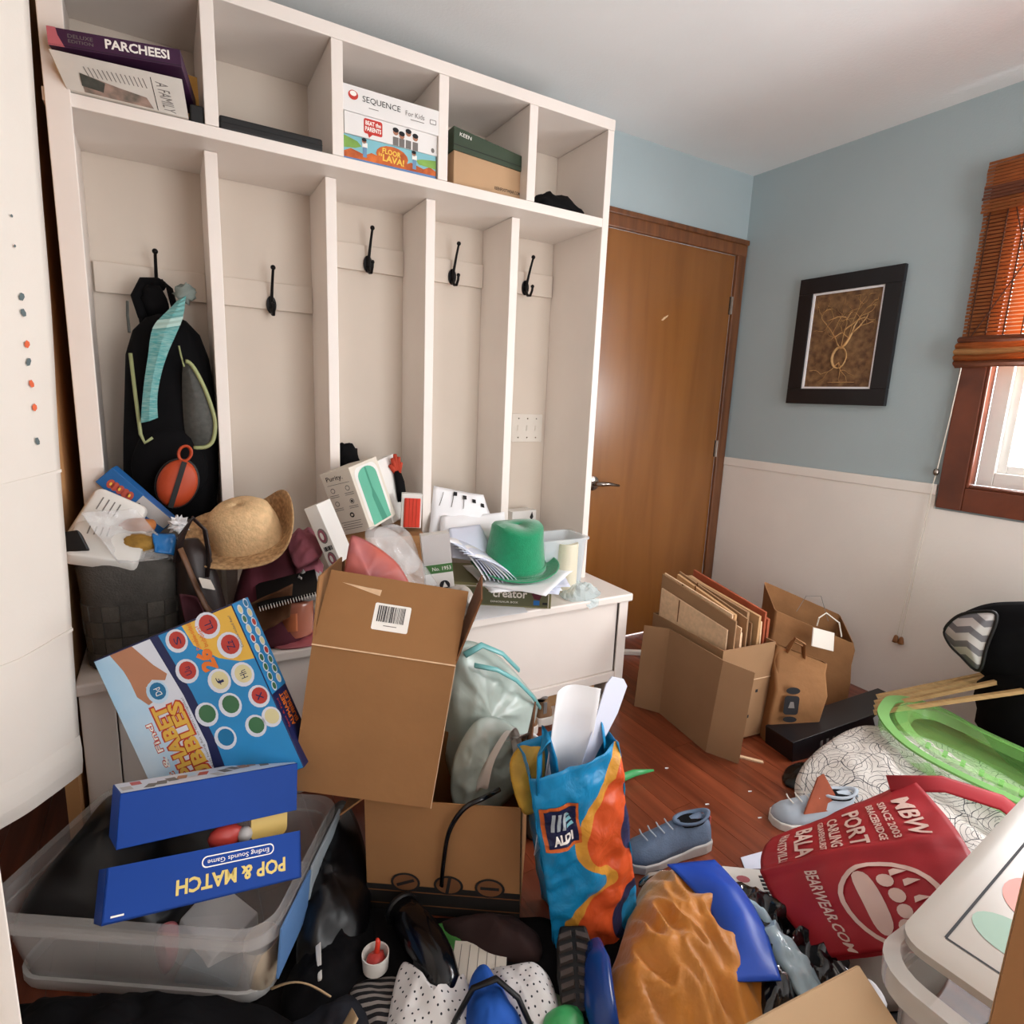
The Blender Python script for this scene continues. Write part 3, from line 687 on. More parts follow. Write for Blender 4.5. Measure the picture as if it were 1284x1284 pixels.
# ================================================================== bench, left end: felt basket and its contents
M('felt', '#4b4844', .95, var=.15, vs=40, bump=.3, bs=200); M('felt2', '#55514b', .95, var=.15, vs=40, bump=.3, bs=200)
bk = thing('felt_basket', 'grey woven felt basket standing on the bench end', 'basket', (-2.82, -.455, .5))
def bpt(t, z, k=1.):
    fz = (z - .5) / .3; rx = (.112 + .014 * fz) * k; ry = (.092 + .012 * fz) * k
    return V((-2.82 + rx * math.copysign(abs(math.cos(t)) ** .8, math.cos(t)), -.455 + ry * math.copysign(abs(math.sin(t)) ** .8, math.sin(t)), z + (.008 * math.sin(2 * t) if z > .7 else 0)))
NS = 48; T = [2 * math.pi * k / NS for k in range(NS)]
MB().loft([[bpt(t, z, k) for t in T] for z, k in ((.501, .9), (.502, .98), (.6, .98), (.72, .985), (.80, 1.0), (.803, .985), (.80, .96), (.6, .93), (.515, .9))], cap0=True, cap1=True).obj('wall', 'felt', bk, world=True, smooth=True)
for r in range(4):
    for c in range(18):
        t0 = 2 * math.pi * (c + .04) / 18; t1 = 2 * math.pi * (c + .96) / 18; z0 = .508 + r * .044; z1 = z0 + .041
        if math.sin((t0 + t1) / 2) > .3: continue
        k = 1.022 if (r + c) % 2 else 1.008; mb = MB()
        tm = (t0 + t1) / 2
        out = [bpt(t, z, k) for z in (z0, z1) for t in (t0, tm, t1)]; inn = [bpt(t, z, .975) for z in (z0, z1) for t in (t0, tm, t1)]
        mb.add(out + inn, [(0, 1, 4, 3), (1, 2, 5, 4), (0, 6, 7, 1), (1, 7, 8, 2), (3, 4, 10, 9), (4, 5, 11, 10), (0, 3, 9, 6), (2, 8, 11, 5)])
        mb.obj('felt_strip', 'felt2' if (r + c) % 2 else 'felt', bk, world=True)
# moulded white trays
M('moulded_white', '#d9d6d0', .5, var=.03)
def tray(name, label, mtx, w, h):
    t = thing(name, label, 'tray', mtx)
    mb = MB(); rg = []
    for s, z in ((1, 0), (1, .006), (.93, .03), (.86, .034)): rg.append([V((x * s, y * s, z)) for x, y in rrect(w, h, .02)])
    mb.loft(rg); mb.obj('shell', 'moulded_white', t, smooth=True, auto=40)
    for k in range(4): MB().box(-w * .28 + k * .014 - .0015, -w * .28 + k * .014 + .0015, h * .12, h * .34, .0335, .0348).obj('slot', 'ink_grey', t)
tray('plastic_tray', 'white moulded plastic tray standing upright at the back of the felt basket', frame((-2.868, -.435, .875), (.80, -.1, -.45), (.35, .35, .85)), .135, .16)
tray('plastic_tray', 'white moulded plastic tray lying over the front rim of the felt basket', frame((-2.868, -.50, .822), (.93, -.12, -.22), (.15, .75, .62)), .17, .12)
M('toy_blue', '#1f5f9e', .45, var=.06); M('toy_red', '#b8503f', .5, var=.1); M('grey_print', '#b9b4b2', .5, var=.04)
sz = (.057, .205, .05)
tb = solid_box('toy_box', 'long blue toy box with red lettering standing aslant in the felt basket', 'toy box', frame((-2.80, -.37, .925), (.72, -.12, .66), (-.64, .1, .76)), sz, 'toy_blue'); f = fmat('front', sz)
for k, (x0, y0) in enumerate(((-.006, .074), (-.004, .062), (-.002, .048), (0, .034), (.002, .021))): flat(tb, 'lettering', ell(x0, y0, .013, .0095, 12, .3), 'toy_red', f)
for k, (x0, y0) in enumerate(((-.006, .074), (-.002, .05), (.002, .022))): flat(tb, 'lettering', ell(x0, y0, .005, .003, 8, .3), 'yellow_print', f, z=.0009)
flat(tb, 'white_panel', [(-.012, -.002), (.026, .0), (.0275, -.1), (-.005, -.1), (-.013, -.03)], 'grey_print', f); txt(tb, 'M', -.004, -.014, .012, .018, 'ink', f, z=.001, bold=.03, rot=-90)
# clear bag with bread rolls
film('clear_film', '#e6e6e6', .72, .12); M('bread', '#b58a3c', .8, vs=30, var=.25, hex2='#7a5a22', bump=.3); M('crust', '#b5703a', .7, var=.2, vs=20); M('bag_blue', '#1c6cae', .3, var=.15)
bg = thing('bread_bag', 'clear plastic bag of bread with blue print resting on the felt basket', 'bag', (-2.80, -.5, .80))
MB().ball((-2.795, -.505, .832), .05, 20, 12, (1.05, .62, .55), .15, 4).obj('bread_loaf', 'bread', bg, world=True, smooth=True)
MB().ball((-2.80, -.47, .872), .036, 16, 10, (1.2, .8, .6), .2, 7).obj('bread_loaf', 'crust', bg, world=True, smooth=True)
sheet_obj('blue_print', 'bag_blue', bg, sheet((-2.765, -.525, .862), (-2.715, -.505, .85), (-2.715, -.54, .80), (-2.765, -.548, .815), wr=.012, freq=22), 10, 10)
sheet_obj('clear_film', 'clear_film', bg, sheet((-2.915, -.52, .925), (-2.80, -.50, .925), (-2.712, -.545, .795), (-2.84, -.575, .80), bulge=.028, wr=.016, freq=16, seed=3), 26, 26, solid=.0008)
tag(MB().ball((-2.705, -.455, .865), .021, 16, 12, (1.1, 1, 1), .8, 3, 5).obj('crumpled_tissue', 'paper_white'), 'small crumpled white paper ball beside the bread bag', 'paper')
tag(MB().hexa([(-2.952, -.55, .835), (-2.90, -.555, .835), (-2.90, -.54, .83), (-2.952, -.535, .83), (-2.956, -.55, .885), (-2.918, -.555, .89), (-2.912, -.54, .872), (-2.956, -.535, .88)]).obj('plastic_scraper', 'black', bevel=.004), 'black plastic scraper poking up at the rim of the felt basket beside the curtain', 'scraper')

# dark leather bag with straps between basket and hat
M('leather', '#2a1f1d', .4, var=.3, vs=12); M('wine', '#4a1f28', .8, var=.25, vs=10); M('tan_strap', '#6b4a34', .5, var=.2)
hb = thing('handbag', 'dark leather handbag with looped straps slumped on the bench edge', 'handbag', (-2.66, -.53, .5))
MB().loft([[V((-2.655 + w * math.cos(t) + cx, -.53 + d * math.sin(t) + .006 * noise.noise(V((t, z * 12, 2))), z)) for t in [2 * math.pi * k / 24 for k in range(24)]] for z, w, d, cx in ((.505, .05, .05, 0), (.53, .062, .058, .0), (.62, .06, .055, -.003), (.72, .052, .045, -.012), (.80, .04, .03, -.02), (.84, .02, .012, -.025))]).obj('body', 'leather', hb, world=True, smooth=True)
MB().tube([(-2.715, -.56, .79), (-2.70, -.575, .86), (-2.672, -.57, .905), (-2.645, -.56, .87), (-2.638, -.555, .80), (-2.648, -.565, .74)], .013, 10, flat=.35).obj('strap', 'leather', hb, world=True, smooth=True)
MB().tube([(-2.705, -.585, .83), (-2.69, -.592, .78), (-2.672, -.60, .72), (-2.655, -.605, .67), (-2.635, -.605, .635)], .009, 8, flat=.4).obj('strap', 'tan_strap', hb, world=True, smooth=True)
MB().hexa([(-2.66, -.612, .725), (-2.632, -.612, .715), (-2.63, -.606, .715), (-2.658, -.606, .725), (-2.668, -.61, .752), (-2.642, -.61, .742), (-2.64, -.604, .742), (-2.666, -.604, .752)]).obj('paper_tag', 'cream', hb, world=True)
sheet_obj('lining', 'wine', hb, sheet((-2.715, -.60, .71), (-2.675, -.61, .70), (-2.63, -.61, .575), (-2.70, -.605, .585), wr=.01, freq=15, bulge=.02), 10, 14)
# straw hat
M('straw', '#dcb88a', .8, var=.12, vs=60, bump=.4, bs=150); M('straw_speckle', '#d2ab7c', .85, vs=90, var=.3, hex2='#93704c')
ht = thing('straw_hat', 'tan straw sun hat with curled speckled brim lying on the clothes', 'hat', frame((-2.53, -.47, .815), (.93, -.25, .18), (.12, .90, .36)))
def hwarp(p, a, r, z):
    k = max(0, (r - .088)) / .085; p = p.copy(); p.x *= 1.02; p.y *= .86
    p.z += k * k * (.115 * max(0, math.cos(a - .25)) ** 2 + .022 * max(0, math.cos(a - 2.6)) ** 2) - .02 * k * math.sin(a + 1.6)
    p.x -= .035 * k * max(0, math.cos(a - .25)) ** 2
    return p
MB().lathe([(.001, .118), (.03, .119), (.06, .113), (.08, .096), (.09, .06), (.096, .0), (.098, -.004)], 48, warp=lambda p, a, r, z: V((p.x * 1.02, p.y * .86, p.z)), cap=False).obj('crown', 'straw', ht, smooth=True, solid=.003)
MB().lathe([(.09, .0), (.10, -.002), (.12, .0), (.14, .003), (.158, .006), (.173, .008)], 60, warp=hwarp, cap=False).obj('brim', 'straw_speckle', ht, smooth=True, solid=.004)
# maroon and pink clothes behind the hat
M('maroon', '#5a2430', .9, var=.3, vs=9); M('pink_cloth', '#9c5a68', .9, var=.25, vs=14); M('brown_cloth', '#5c3a22', .9, var=.25, vs=9)
tag(mound([(-2.60, -.5, .52), (-2.46, -.57, .52), (-2.36, -.5, .52), (-2.33, -.3, .52), (-2.42, -.18, .52), (-2.525, -.2, .52)], .26, 16, 60, .035, 11, 4, pw=2.6, floor=.502).obj('maroon_jacket', 'maroon', smooth=True), 'heap of maroon clothing on the bench under the straw hat', 'clothing')
tag(mound([(-2.41, -.53, .74), (-2.36, -.54, .755), (-2.325, -.50, .77), (-2.33, -.42, .80), (-2.38, -.40, .81), (-2.42, -.46, .79)], .03, 10, 40, .03, 26, 9, pw=2).obj('pink_scarf', 'pink_cloth', smooth=True), 'crumpled pink scarf lying on the maroon clothing', 'scarf')
sheet_obj('brown_scarf', 'brown_cloth', None, sheet((-2.60, -.575, .63), (-2.43, -.585, .70), (-2.44, -.585, .60), (-2.56, -.59, .55), bulge=.03, wr=.012, freq=14, seed=5), 18, 12); tag(bpy.data.objects['brown_scarf'], 'brown fabric hanging at the bench edge below the straw hat', 'scarf')
nb = thing('spiral_notebook', 'black spiral-bound notebook on the bench above the pink jar', 'notebook', frame((-2.44, -.56, .672), (.96, -.15, .20), (-.1, .9, .35)))
MB().box(-.085, .085, -.04, .06, -.004, .004).obj('cover', 'black', nb)
for k in range(22): MB().tube([(-.08 + k * .0076, -.045 + .006 * math.cos(t), .007 * math.sin(t)) for t in [2 * math.pi * j / 8 for j in range(8)]], .0009, 4, closed=True).obj('wire_ring', 'print_white', nb)
# pink jar, grey wrapper, pink pouch, tan folder
M('pink_jar', '#b4705a', .25, var=.1, coat=.4); M('jar_label', '#c4724a', .5, var=.05); M('grey_wrap', '#a9a6a4', .4, var=.2, vs=20); M('pink_pouch', '#b4646a', .3, var=.15); M('cream_folder', '#a58e6c', .7, var=.05)
jr = thing('candle_jar', 'pink glass candle jar with square label on the bench', 'jar', (-2.42, -.505, .516))
MB().lathe([(.05, .0), (.058, .006), (.06, .05), (.06, .10), (.056, .112), (.052, .115), (.05, .11), (.05, .07)], 36).obj('glass', 'pink_jar', jr, smooth=True, auto=40)
MB().loft([[V((.0612 * math.cos(t), .0612 * math.sin(t), z)) for t in [math.radians(a) for a in range(225, 275, 6)]] for z in (.03, .085)], cap=False).obj('label', 'jar_label', jr, smooth=True)
tag(mound([(-2.46, -.585, .506), (-2.36, -.585, .506), (-2.335, -.5, .506), (-2.36, -.42, .506), (-2.48, -.43, .506), (-2.50, -.52, .506)], .007, wr=.004, freq=25, floor=.5012).obj('pink_pouch', 'pink_pouch', smooth=True), 'flat pink plastic pouch under the candle jar', 'pouch')
tag(mound([(-2.42, -.56, .655), (-2.345, -.575, .645), (-2.315, -.53, .66), (-2.33, -.48, .68), (-2.40, -.48, .69)], .03, 10, 40, .03, 30, 2).obj('foil_wrapper', 'grey_wrap'), 'crumpled silver grey wrapper on top of the candle jar', 'wrapper')
tag(mound([(-2.40, -.51, .70), (-2.345, -.52, .70), (-2.32, -.47, .715), (-2.36, -.44, .725), (-2.40, -.46, .72)], .025, 8, 32, .02, 30, 6).obj('red_ribbon', 'pink_cloth', smooth=True), 'red and pink ribbon bundle above the silver wrapper', 'ribbon')
def pillow(outline, n, hf, hb, rings=12, seg=64, wr=.012, freq=9., seed=0., pw=2.2, ridged=.5):
    """puffy closed bag between a front and a back skin; outline points in 3D, n points out of the front"""
    n = V(n).normalized(); b = cat_rom([V(p) for p in outline], seg); c = sum(b, V()) / seg; rg = []
    def skin(h, t, sd):
        r = []
        for q in b:
            p = c + (q - c) * t; sp = p * freq + V((sd, seed, 0))
            w = wr * (ridged * ridge(sp) + (1 - ridged) * fbm(sp * 1.3)) * (1 - t ** 5)
            r.append(p + n * (h * (1 - t ** pw) + (w if h > 0 else -w)))
        return r
    for i in range(rings + 1): rg.append(skin(hf, max(.001, i / rings), 0))
    for i in range(rings // 2 - 1, -1, -1): rg.append(skin(-hb, max(.001, i / (rings // 2)), 7))
    return MB().loft(rg)

def open_box(t, w, h, d, mat, th=.004, floor=True, inner=None):
    """carton walls around an open top as parts of thing t; local x right, y up, z out; origin at the box centre"""
    MB().box(-w / 2, w / 2, -h / 2, h / 2, d / 2 - th, d / 2).obj('front_wall', mat, t)
    MB().box(-w / 2, w / 2, -h / 2, h / 2, -d / 2, -d / 2 + th).obj('back_wall', mat, t)
    for s in (-1, 1): MB().box(s * w / 2 - (th if s > 0 else 0), s * w / 2 + (th if s < 0 else 0), -h / 2, h / 2, -d / 2 + th, d / 2 - th).obj('side_wall', mat, t)
    if floor: MB().box(-w / 2 + th, w / 2 - th, -h / 2, -h / 2 + th, -d / 2 + th, d / 2 - th).obj('bottom', mat, t)
def flap(t, p0, p1, out, mat, th=.004, name='flap', sk=0.):
    """a carton flap hinged along p0-p1, reaching along vector out"""
    p0, p1, out = V(p0), V(p1), V(out); e = (p1 - p0).normalized(); n = e.cross(out).normalized() * th
    q1 = p1 + out - e * sk; q0 = p0 + out + e * sk
    return MB().hexa([p0, p1, q1, q0, p0 + n, p1 + n, q1 + n, q0 + n]).obj(name, mat, t)

# ================================================================== bench, middle: boxes, packets, gloves
M('pale_card', '#d9d0c2', .7, var=.03); M('mint_tissue', '#5fae93', .5, var=.06); M('box_white', '#e4e1dc', .6, var=.03)
M('kraft_dark', '#6d4526', .9, var=.1); M('green_band', '#3d6b35', .5, var=.05); M('red_pack', '#d23a26', .4, var=.08, vs=20); M('glove_red', '#b03a22', .8, var=.2)
t = thing('carton', 'plain brown carton on the bench propping up the paper product boxes', 'box', upright((-2.08, -.28, .636), -8)); open_box(t, .27, .268, .26, 'cardboard'); flap(t, (-.135, .134, -.13), (.135, .134, -.13), (0, .004, .13), 'cardboard'); flap(t, (.135, .134, .13), (-.135, .134, .13), (0, .006, -.12), 'cardboard')
sz = (.12, .215, .165); pu = solid_box('product_box', 'cream Purity box with a mint green window side leaning in the middle bay', 'box', frame((-2.165, -.325, .902), (.6, -.75, .28), (-.27, .1, .95)), sz, 'pale_card'); f = fmat('front', sz)
txt(pu, 'Purity.', -.008, .083, .066, .02, 'ink', f, bold=.008); flat(pu, 'rule_line', rect(0, .064, .09, .0012), 'ink', f)
for x0, y0 in ((-.03, .045), (.03, .045), (-.03, .0), (.03, .0)):
    flat(pu, 'icon', ell(x0, y0, .009, .009, 14), 'ink_grey', f); flat(pu, 'icon', ell(x0, y0, .0065, .0065, 14), 'pale_card', f, z=.0009)
    for k in range(2): flat(pu, 'small_print', rect(x0, y0 - .016 - .006 * k, .036, .002), 'ink_grey', f)
flat(pu, 'icon', rect(.03, .0, .008, .008), 'ink', f, z=.001); flat(pu, 'icon', ell(.012, -.045, .009, .009, 14), 'ink', f); flat(pu, 'icon', ell(.012, -.045, .005, .004, 10), 'pale_card', f, z=.0009)
for k in range(4): flat(pu, 'small_print', rect(0, -.066 - .008 * k, .08 - .01 * (k % 2), .002), 'ink_grey', f)
f = fmat('right', sz)
flat(pu, 'window_frame', rrect(.135, .196, .03), 'box_white', f); flat(pu, 'mint_window', [(-.054, -.1), (.054, -.1)] + [(.054 * math.cos(a), .06 + .032 * math.sin(a)) for a in [math.pi * k / 10 for k in range(11)]], 'mint_tissue', f, z=.0009)
M('mint_dark', '#3f8c74', .5, var=.05); flat(pu, 'mint_fold', [(-.002, -.1), (.03, -.1), (.012, -.01), (.004, .02), (.004, .09), (-.006, .09), (-.004, .01), (-.012, -.01)], 'mint_dark', f, z=.0012)
sz = (.05, .225, .15); wb = solid_box('product_box', 'white box with line drawings standing beside the mint window box', 'box', frame((-2.035, -.235, .905), (.62, -.72, .28), (-.27, .1, .95)), sz, 'box_white')
f = fmat('front', sz); flat(wb, 'drawing', ell(0, .05, .014, .02, 14), 'ink_grey', f); flat(wb, 'drawing', ell(.0, .05, .011, .016, 14), 'box_white', f, z=.0009); flat(wb, 'drawing', rect(-.004, .02, .002, .04, 20), 'ink_grey', f)
sz = (.042, .185, .09); xb = solid_box('toy_box', 'small white toy box with red ring print and barcode beside the straw hat', 'toy box', frame((-2.312, -.53, .83), (.72, -.58, .38), (-.27, .16, .95)), sz, 'box_white'); f = fmat('front', sz)
for y0, sc_ in ((.0, 1.), (-.072, .9)):
    flat(xb, 'ring_print', ell(.0, y0, .014 * sc_, .024 * sc_, 16), 'ink_grey', f); flat(xb, 'ring_print', ell(-.001, y0, .011 * sc_, .020 * sc_, 16), 'pink_cloth', f, z=.0009); flat(xb, 'ring_print', ell(-.002, y0, .005 * sc_, .012 * sc_, 12), 'box_white', f, z=.0012)
for k in range(8): flat(xb, 'barcode', rect(-.012 + .0036 * k, -.04, .0016 + .001 * (k % 3), .014), 'ink', f)
sz = (.07, .12, .05); rp_ = solid_box('napkin_pack', 'white torn pack of bright red napkins in the middle bay', 'pack', frame((-1.985, -.345, .845), (.93, -.3, -.04), (-.1, .1, .97)), sz, 'box_white')
MB().box(-.026, .03, -.058, .045, .0252, .031).obj('red_napkins', 'red_pack', rp_, bevel=.003)
for k in range(4): MB().box(-.022 + k * .0125, -.020 + k * .0125, -.058, .045, .031, .0318).obj('napkin_fold', 'glove_red', rp_)
gl = thing('work_glove', 'red and black work glove sticking up behind the napkin pack', 'glove', (-1.995, -.22, .9))
MB().tube([(-1.985, -.25, .86), (-1.99, -.24, .93), (-1.998, -.23, .97)], [.026, .024, .018], 12, flat=.6).obj('cuff', 'black_cloth', gl, world=True, smooth=True)
for k, (dx, dz) in enumerate(((-.022, .045), (-.012, .06), (.002, .05), (.012, .03), (-.03, .02))): MB().tube([(-1.995, -.232, .955), (-1.997 + dx * .6, -.235, .97 + dz * .5), (-1.998 + dx, -.24, .972 + dz)], [.010, .0095, .007], 8).obj('finger', 'glove_red', gl, world=True, smooth=True)
tag(MB().ball((-2.168, -.17, 1.005), .055, 20, 14, (.85, .7, 1.15), .25, 2, 2.5).obj('winter_hat', 'black_cloth', smooth=True), 'black fleece hat perched behind the cream Purity box', 'hat')

# ================================================================== bench, right: papers, green hat, brick set, candle, bins
M('olive_box', '#7a7650', .5, var=.06); M('olive_dark', '#55553a', .5, var=.06); M('felt_green', '#0f8a5c', .95, var=.08, vs=60, bump=.3, bs=250, sheen=.5); M('paper_blue', '#d5daea', .7, var=.03)
sz = (.40, .085, .25); lg = solid_box('building_set_box', 'olive building set box lettered creator under the green felt hat', 'toy box', frame((-1.648, -.3965, .543), (.846, -.533, 0), (0, 0, 1)), sz, 'olive_box'); f = fmat('front', sz)
flat(lg, 'dark_panel', rect(.04, -.006, .30, .062), 'olive_dark', f); flat(lg, 'edge_line', rect(0, .031, .4, .002), 'cream', f)
txt(lg, 'creator', .05, .006, .125, .027, 'cream', f, bold=.02, z=.0012); txt(lg, 'DINOSAUR BOX', .03, -.024, .1, .007, 'cream', f, z=.0012)
flat(lg, 'model_print', [(.128, .012), (.15, .02), (.165, .005), (.158, -.012), (.138, -.008)], 'maroon', f, z=.0012); flat(lg, 'model_print', rect(.147, -.022, .022, .018), 'toy_blue', f, z=.0012); flat(lg, 'age_mark', rrect(.018, .009, .002, cx=.178, cy=-.024), 'ink', f, z=.0012)
flat(lg, 'lid_line', rect(.19, 0, .002, .08), 'cream', f, z=.001)
tag(MB().hexa([(-1.86, -.60, .5006), (-1.64, -.605, .5006), (-1.60, -.45, .5006), (-1.80, -.40, .5006), (-1.86, -.60, .5016), (-1.64, -.605, .5016), (-1.60, -.45, .5016), (-1.80, -.40, .5016)]).obj('paper_sheet', 'paper_white'), 'white sheet of paper under the olive creator box', 'paper')
# loose paper sheets
def paper(label, P00, P10, P11, P01, seed=0, wr=.006, bulge=.0, mat='paper_white', group=None, lines=0):
    fn = sheet(P00, P10, P11, P01, wr=wr, freq=9, seed=seed, bulge=bulge)
    o = MB().grid(fn, 12, 12).obj('paper_sheet', mat, smooth=True, solid=.0006); tag(o, label, 'paper', group); return o, fn
sl = 'one of the loose white papers stacked under the green hat'
for k, (dx, dy, dz, a) in enumerate(((0, 0, 0, .1), (.03, -.02, .003, -.2), (-.04, .01, .006, .35), (.05, .01, .009, .05), (.01, -.04, .012, -.4))):
    c = V((-1.60 + dx, -.47 + dy, .589 + dz)); ux = V((math.cos(a - .5), math.sin(a - .5), 0)) * .13; uy = V((-math.sin(a - .5), math.cos(a - .5), 0)) * .17
    paper(sl, c - ux - uy, c + ux - uy, c + ux + uy, c - ux + uy, k, .006, 0, 'paper_blue' if k % 2 else 'paper_white', 'papers under the hat')
# fan of mail leaning in the fourth bay
for k in range(9):
    z0 = .63 - .004 * k; x0 = -1.93 + .012 * k
    P0 = V((x0, -.50 - .008 * k, .765 - .008 * k)); P1 = V((x0 + .155 + .004 * k, -.53 - .004 * k, .612 - .003 * k))
    tag(MB().grid(lambda u, v: V((P0.x + (P1.x - P0.x) * u + .09 * v, P0.y + (P1.y - P0.y) * u + .15 * v, P0.z + (P1.z - P0.z) * u ** 1.8 - .03 * v * (1 - u) + .003 * math.sin(7 * v + k))), 14, 6).obj('mail_sheet', 'paper_blue' if k % 3 else 'paper_white', smooth=True, solid=.0012), 'one of the curled sheets of mail fanned out left of the green hat', 'mail', 'fanned mail')
p, fn = paper('large white sheet printed with black marks standing in the fourth bay', (-1.90, -.30, .72), (-1.60, -.30, .70), (-1.63, -.21, .86), (-1.84, -.20, .905), 3, .008, .03)
for k in range(4): MB().grid(lambda u, v: fn(.34 + .16 * k + .07 * u + .03 * v, .86 - .06 * k + .10 * v - .02, .004), 2, 2).obj('printed_mark', 'ink', p)
for k in range(3): MB().grid(lambda u, v: fn(.1 + .18 * k + .012 * u + .07 * v, .62 - .03 * k + .28 * v, .004), 1, 4).obj('printed_line', 'ink_grey', p)
paper('plain white sheet with torn edge leaning behind the green hat', (-1.88, -.36, .72), (-1.58, -.36, .64), (-1.57, -.28, .80), (-1.84, -.27, .80), 5, .01, .02)
paper('rounded pale blue folder leaning against the mail left of the green hat', (-1.86, -.43, .68), (-1.66, -.42, .63), (-1.72, -.36, .775), (-1.84, -.35, .77), 8, .006, .015, 'paper_blue')
# green felt hat
gh = thing('felt_hat', 'green felt top hat standing on the papers', 'hat', frame((-1.615, -.455, .626), (.96, -.28, -.02), (.25, .94, .12)) @ Matrix.Scale(1.12, 4))
MB().lathe([(.001, .148), (.05, .149), (.078, .146), (.084, .138), (.088, .10), (.096, .05), (.104, .008), (.106, .0)], 44, warp=lambda p, a, r, z: V((p.x * (1 + .04 * math.sin(3 * a)), p.y * (1 + .03 * math.cos(2 * a)), p.z + .007 * math.sin(2 * a + 1) * (z > .1) * r / .08)), cap=False).obj('crown', 'felt_green', gh, smooth=True, solid=.004, auto=50)
MB().lathe([(.104, .002), (.118, .0), (.132, .002), (.146, .010), (.150, .014)], 48, warp=lambda p, a, r, z: V((p.x, p.y * .92, p.z + (r - .104) * .18 * math.cos(2 * a))), cap=False).obj('brim', 'felt_green', gh, smooth=True, solid=.004)
MB().lathe([(.1055, .006), (.1045, .022), (.1035, .024)], 44, cap=False).obj('band', 'felt_green', gh, smooth=True, solid=.002)
# candle, clear bin, wrapper
M('wax', '#ece4cc', .5, var=.03, transl=.15); film('bin_plastic', '#dfe6ea', .55, .15)
cn = thing('pillar_candle', 'tall ivory pillar candle on the bench corner', 'candle', (-1.385, -.465, .5005))
MB().lathe([(.044, .0), (.045, .004), (.045, .196), (.043, .202), (.03, .199), (.012, .196)], 36).obj('wax', 'wax', cn, smooth=True, auto=40)
MB().tube([(0, 0, .196), (.002, 0, .206)], .0012, 6).obj('wick', 'ink', cn)
bn = thing('plastic_bin', 'clear plastic bin of small things at the locker side behind the candle', 'bin', (-1.40, -.40, .5005))
def rr3(w, d, r, z, cx=0, cy=0): return [V((x, y, z)) for x, y in rrect(w, d, r, 4, cx, cy)]
MB().loft([rr3(.20, .13, .02, .002), rr3(.215, .14, .022, .12), rr3(.225, .15, .024, .208), rr3(.25, .165, .03, .210), rr3(.25, .165, .03, .217), rr3(.222, .147, .024, .217), rr3(.20, .128, .02, .006)], cap0=True, cap1=True).obj('shell', 'bin_plastic', bn, smooth=True, auto=50)
M('rose_item', '#a8675c', .6, var=.3, vs=20); M('blue_item', '#7f9ab4', .6, var=.2, vs=20)
MB().ball((-.03, 0, .06), .05, 14, 10, (1.3, .9, .9), .4, 2, 4).obj('contents', 'rose_item', bn, smooth=True); MB().ball((.03, 0, .12), .045, 14, 10, (1.3, .9, .7), .4, 5, 4).obj('contents', 'blue_item', bn, smooth=True)
sb_ = solid_box('small_box', 'small white box with black mark at the back of the bay by the door', 'box', upright((-1.37, -.07, .63), 5), (.13, .262, .07), 'box_white'); flat(sb_, 'printed_mark', [(.03, .10), (.042, .125), (.05, .10), (.04, .085)], 'ink', fmat('front', (.13, .262, .07)))
film('glass_thick', '#dbe9ea', .5, .08)
tag(mound([(-1.43, -.575, .503), (-1.33, -.585, .503), (-1.255, -.53, .503), (-1.28, -.44, .503), (-1.36, -.44, .503), (-1.43, -.49, .503)], .035, 8, 30, .03, 22, 3, pw=1.6, floor=.501).obj('plastic_packaging', 'glass_thick'), 'crumpled clear plastic packaging on the bench corner beside the candle', 'packaging')
tag(MB().grid(sheet((-1.385, -.585, .505), (-1.315, -.595, .505), (-1.32, -.602, .478), (-1.36, -.602, .470), wr=.006, freq=30), 6, 6).obj('plastic_scrap', 'glass_thick', solid=.001), 'scrap of clear film drooping over the bench edge', 'packaging')
tag(MB().prism([(-1.182, -.262), (-1.162, -.272), (-1.172, -.25)], .5003, .5012).obj('sticker', 'ink_grey'), 'small grey triangular sticker on the bench top by the door', 'sticker')
# things in the shoe space under the bench
M('shoe_tan_l', '#8a6a4c', .7, var=.2); M('rubber_white', '#d9d4cc', .6, var=.05); M('shoe_grey', '#7c7a78', .7, var=.1)
def shoe(name, label, mtx, L, up, sole, accent, group=None, lace='rubber_white'):
    t = thing(name, label, 'shoe', mtx, group); n = 22
    def ring(x, w, h, z0=0., off=0.): return [V((x, off + w * math.cos(a), z0 + h * (math.sin(a) if math.sin(a) > 0 else 0))) for a in [2 * math.pi * k / n for k in range(n)]]
    S = [(-.5, .02, .045), (-.485, .030, .068), (-.40, .036, .082), (-.25, .037, .075), (-.10, .037, .076), (.05, .040, .066), (.2, .046, .050), (.35, .045, .040), (.45, .032, .030), (.5, .012, .015)]
    MB().loft([ring(x * L, w, h, .024, .006 * math.sin(x * 3)) for x, w, h in S]).obj('upper', up, t, smooth=True)
    MB().loft([[V((x * L * 1.03, w * 1.08 * s + .006 * math.sin(x * 3), z)) for s, z in ((-1, 0), (1, 0), (1.04, .026 + (.008 if x < -.2 else 0)), (-1.04, .026 + (.008 if x < -.2 else 0)))] for x, w, h in S]).obj('sole', sole, t, bevel=.004)
    MB().lathe([(.03, .0), (.034, .004), (.034, .009), (.028, .010), (.024, .0)], 24, warp=lambda p, a, r, z: V((-.27 * L + p.x * 1.75, p.y * .82, .095 + p.z + .012 * max(0, -math.cos(a)) ** 2)), cap=False).obj('collar', accent, t, smooth=True)
    MB().prism(ell(-.27 * L, 0, .048, .022, 18), .088, .099).obj('opening', 'black_cloth', t)
    for k in range(4): MB().tube([(.0 + k * .026, -.022, .096 - k * .006), (.008 + k * .026, 0, .104 - k * .0065), (.0 + k * .026, .022, .096 - k * .006)], .0022, 6).obj('lace', lace, t)
    MB().box(-.505 * L, -.485 * L, -.008, .008, .05, .098).obj('heel_tab', accent, t, bevel=.003)
    return t
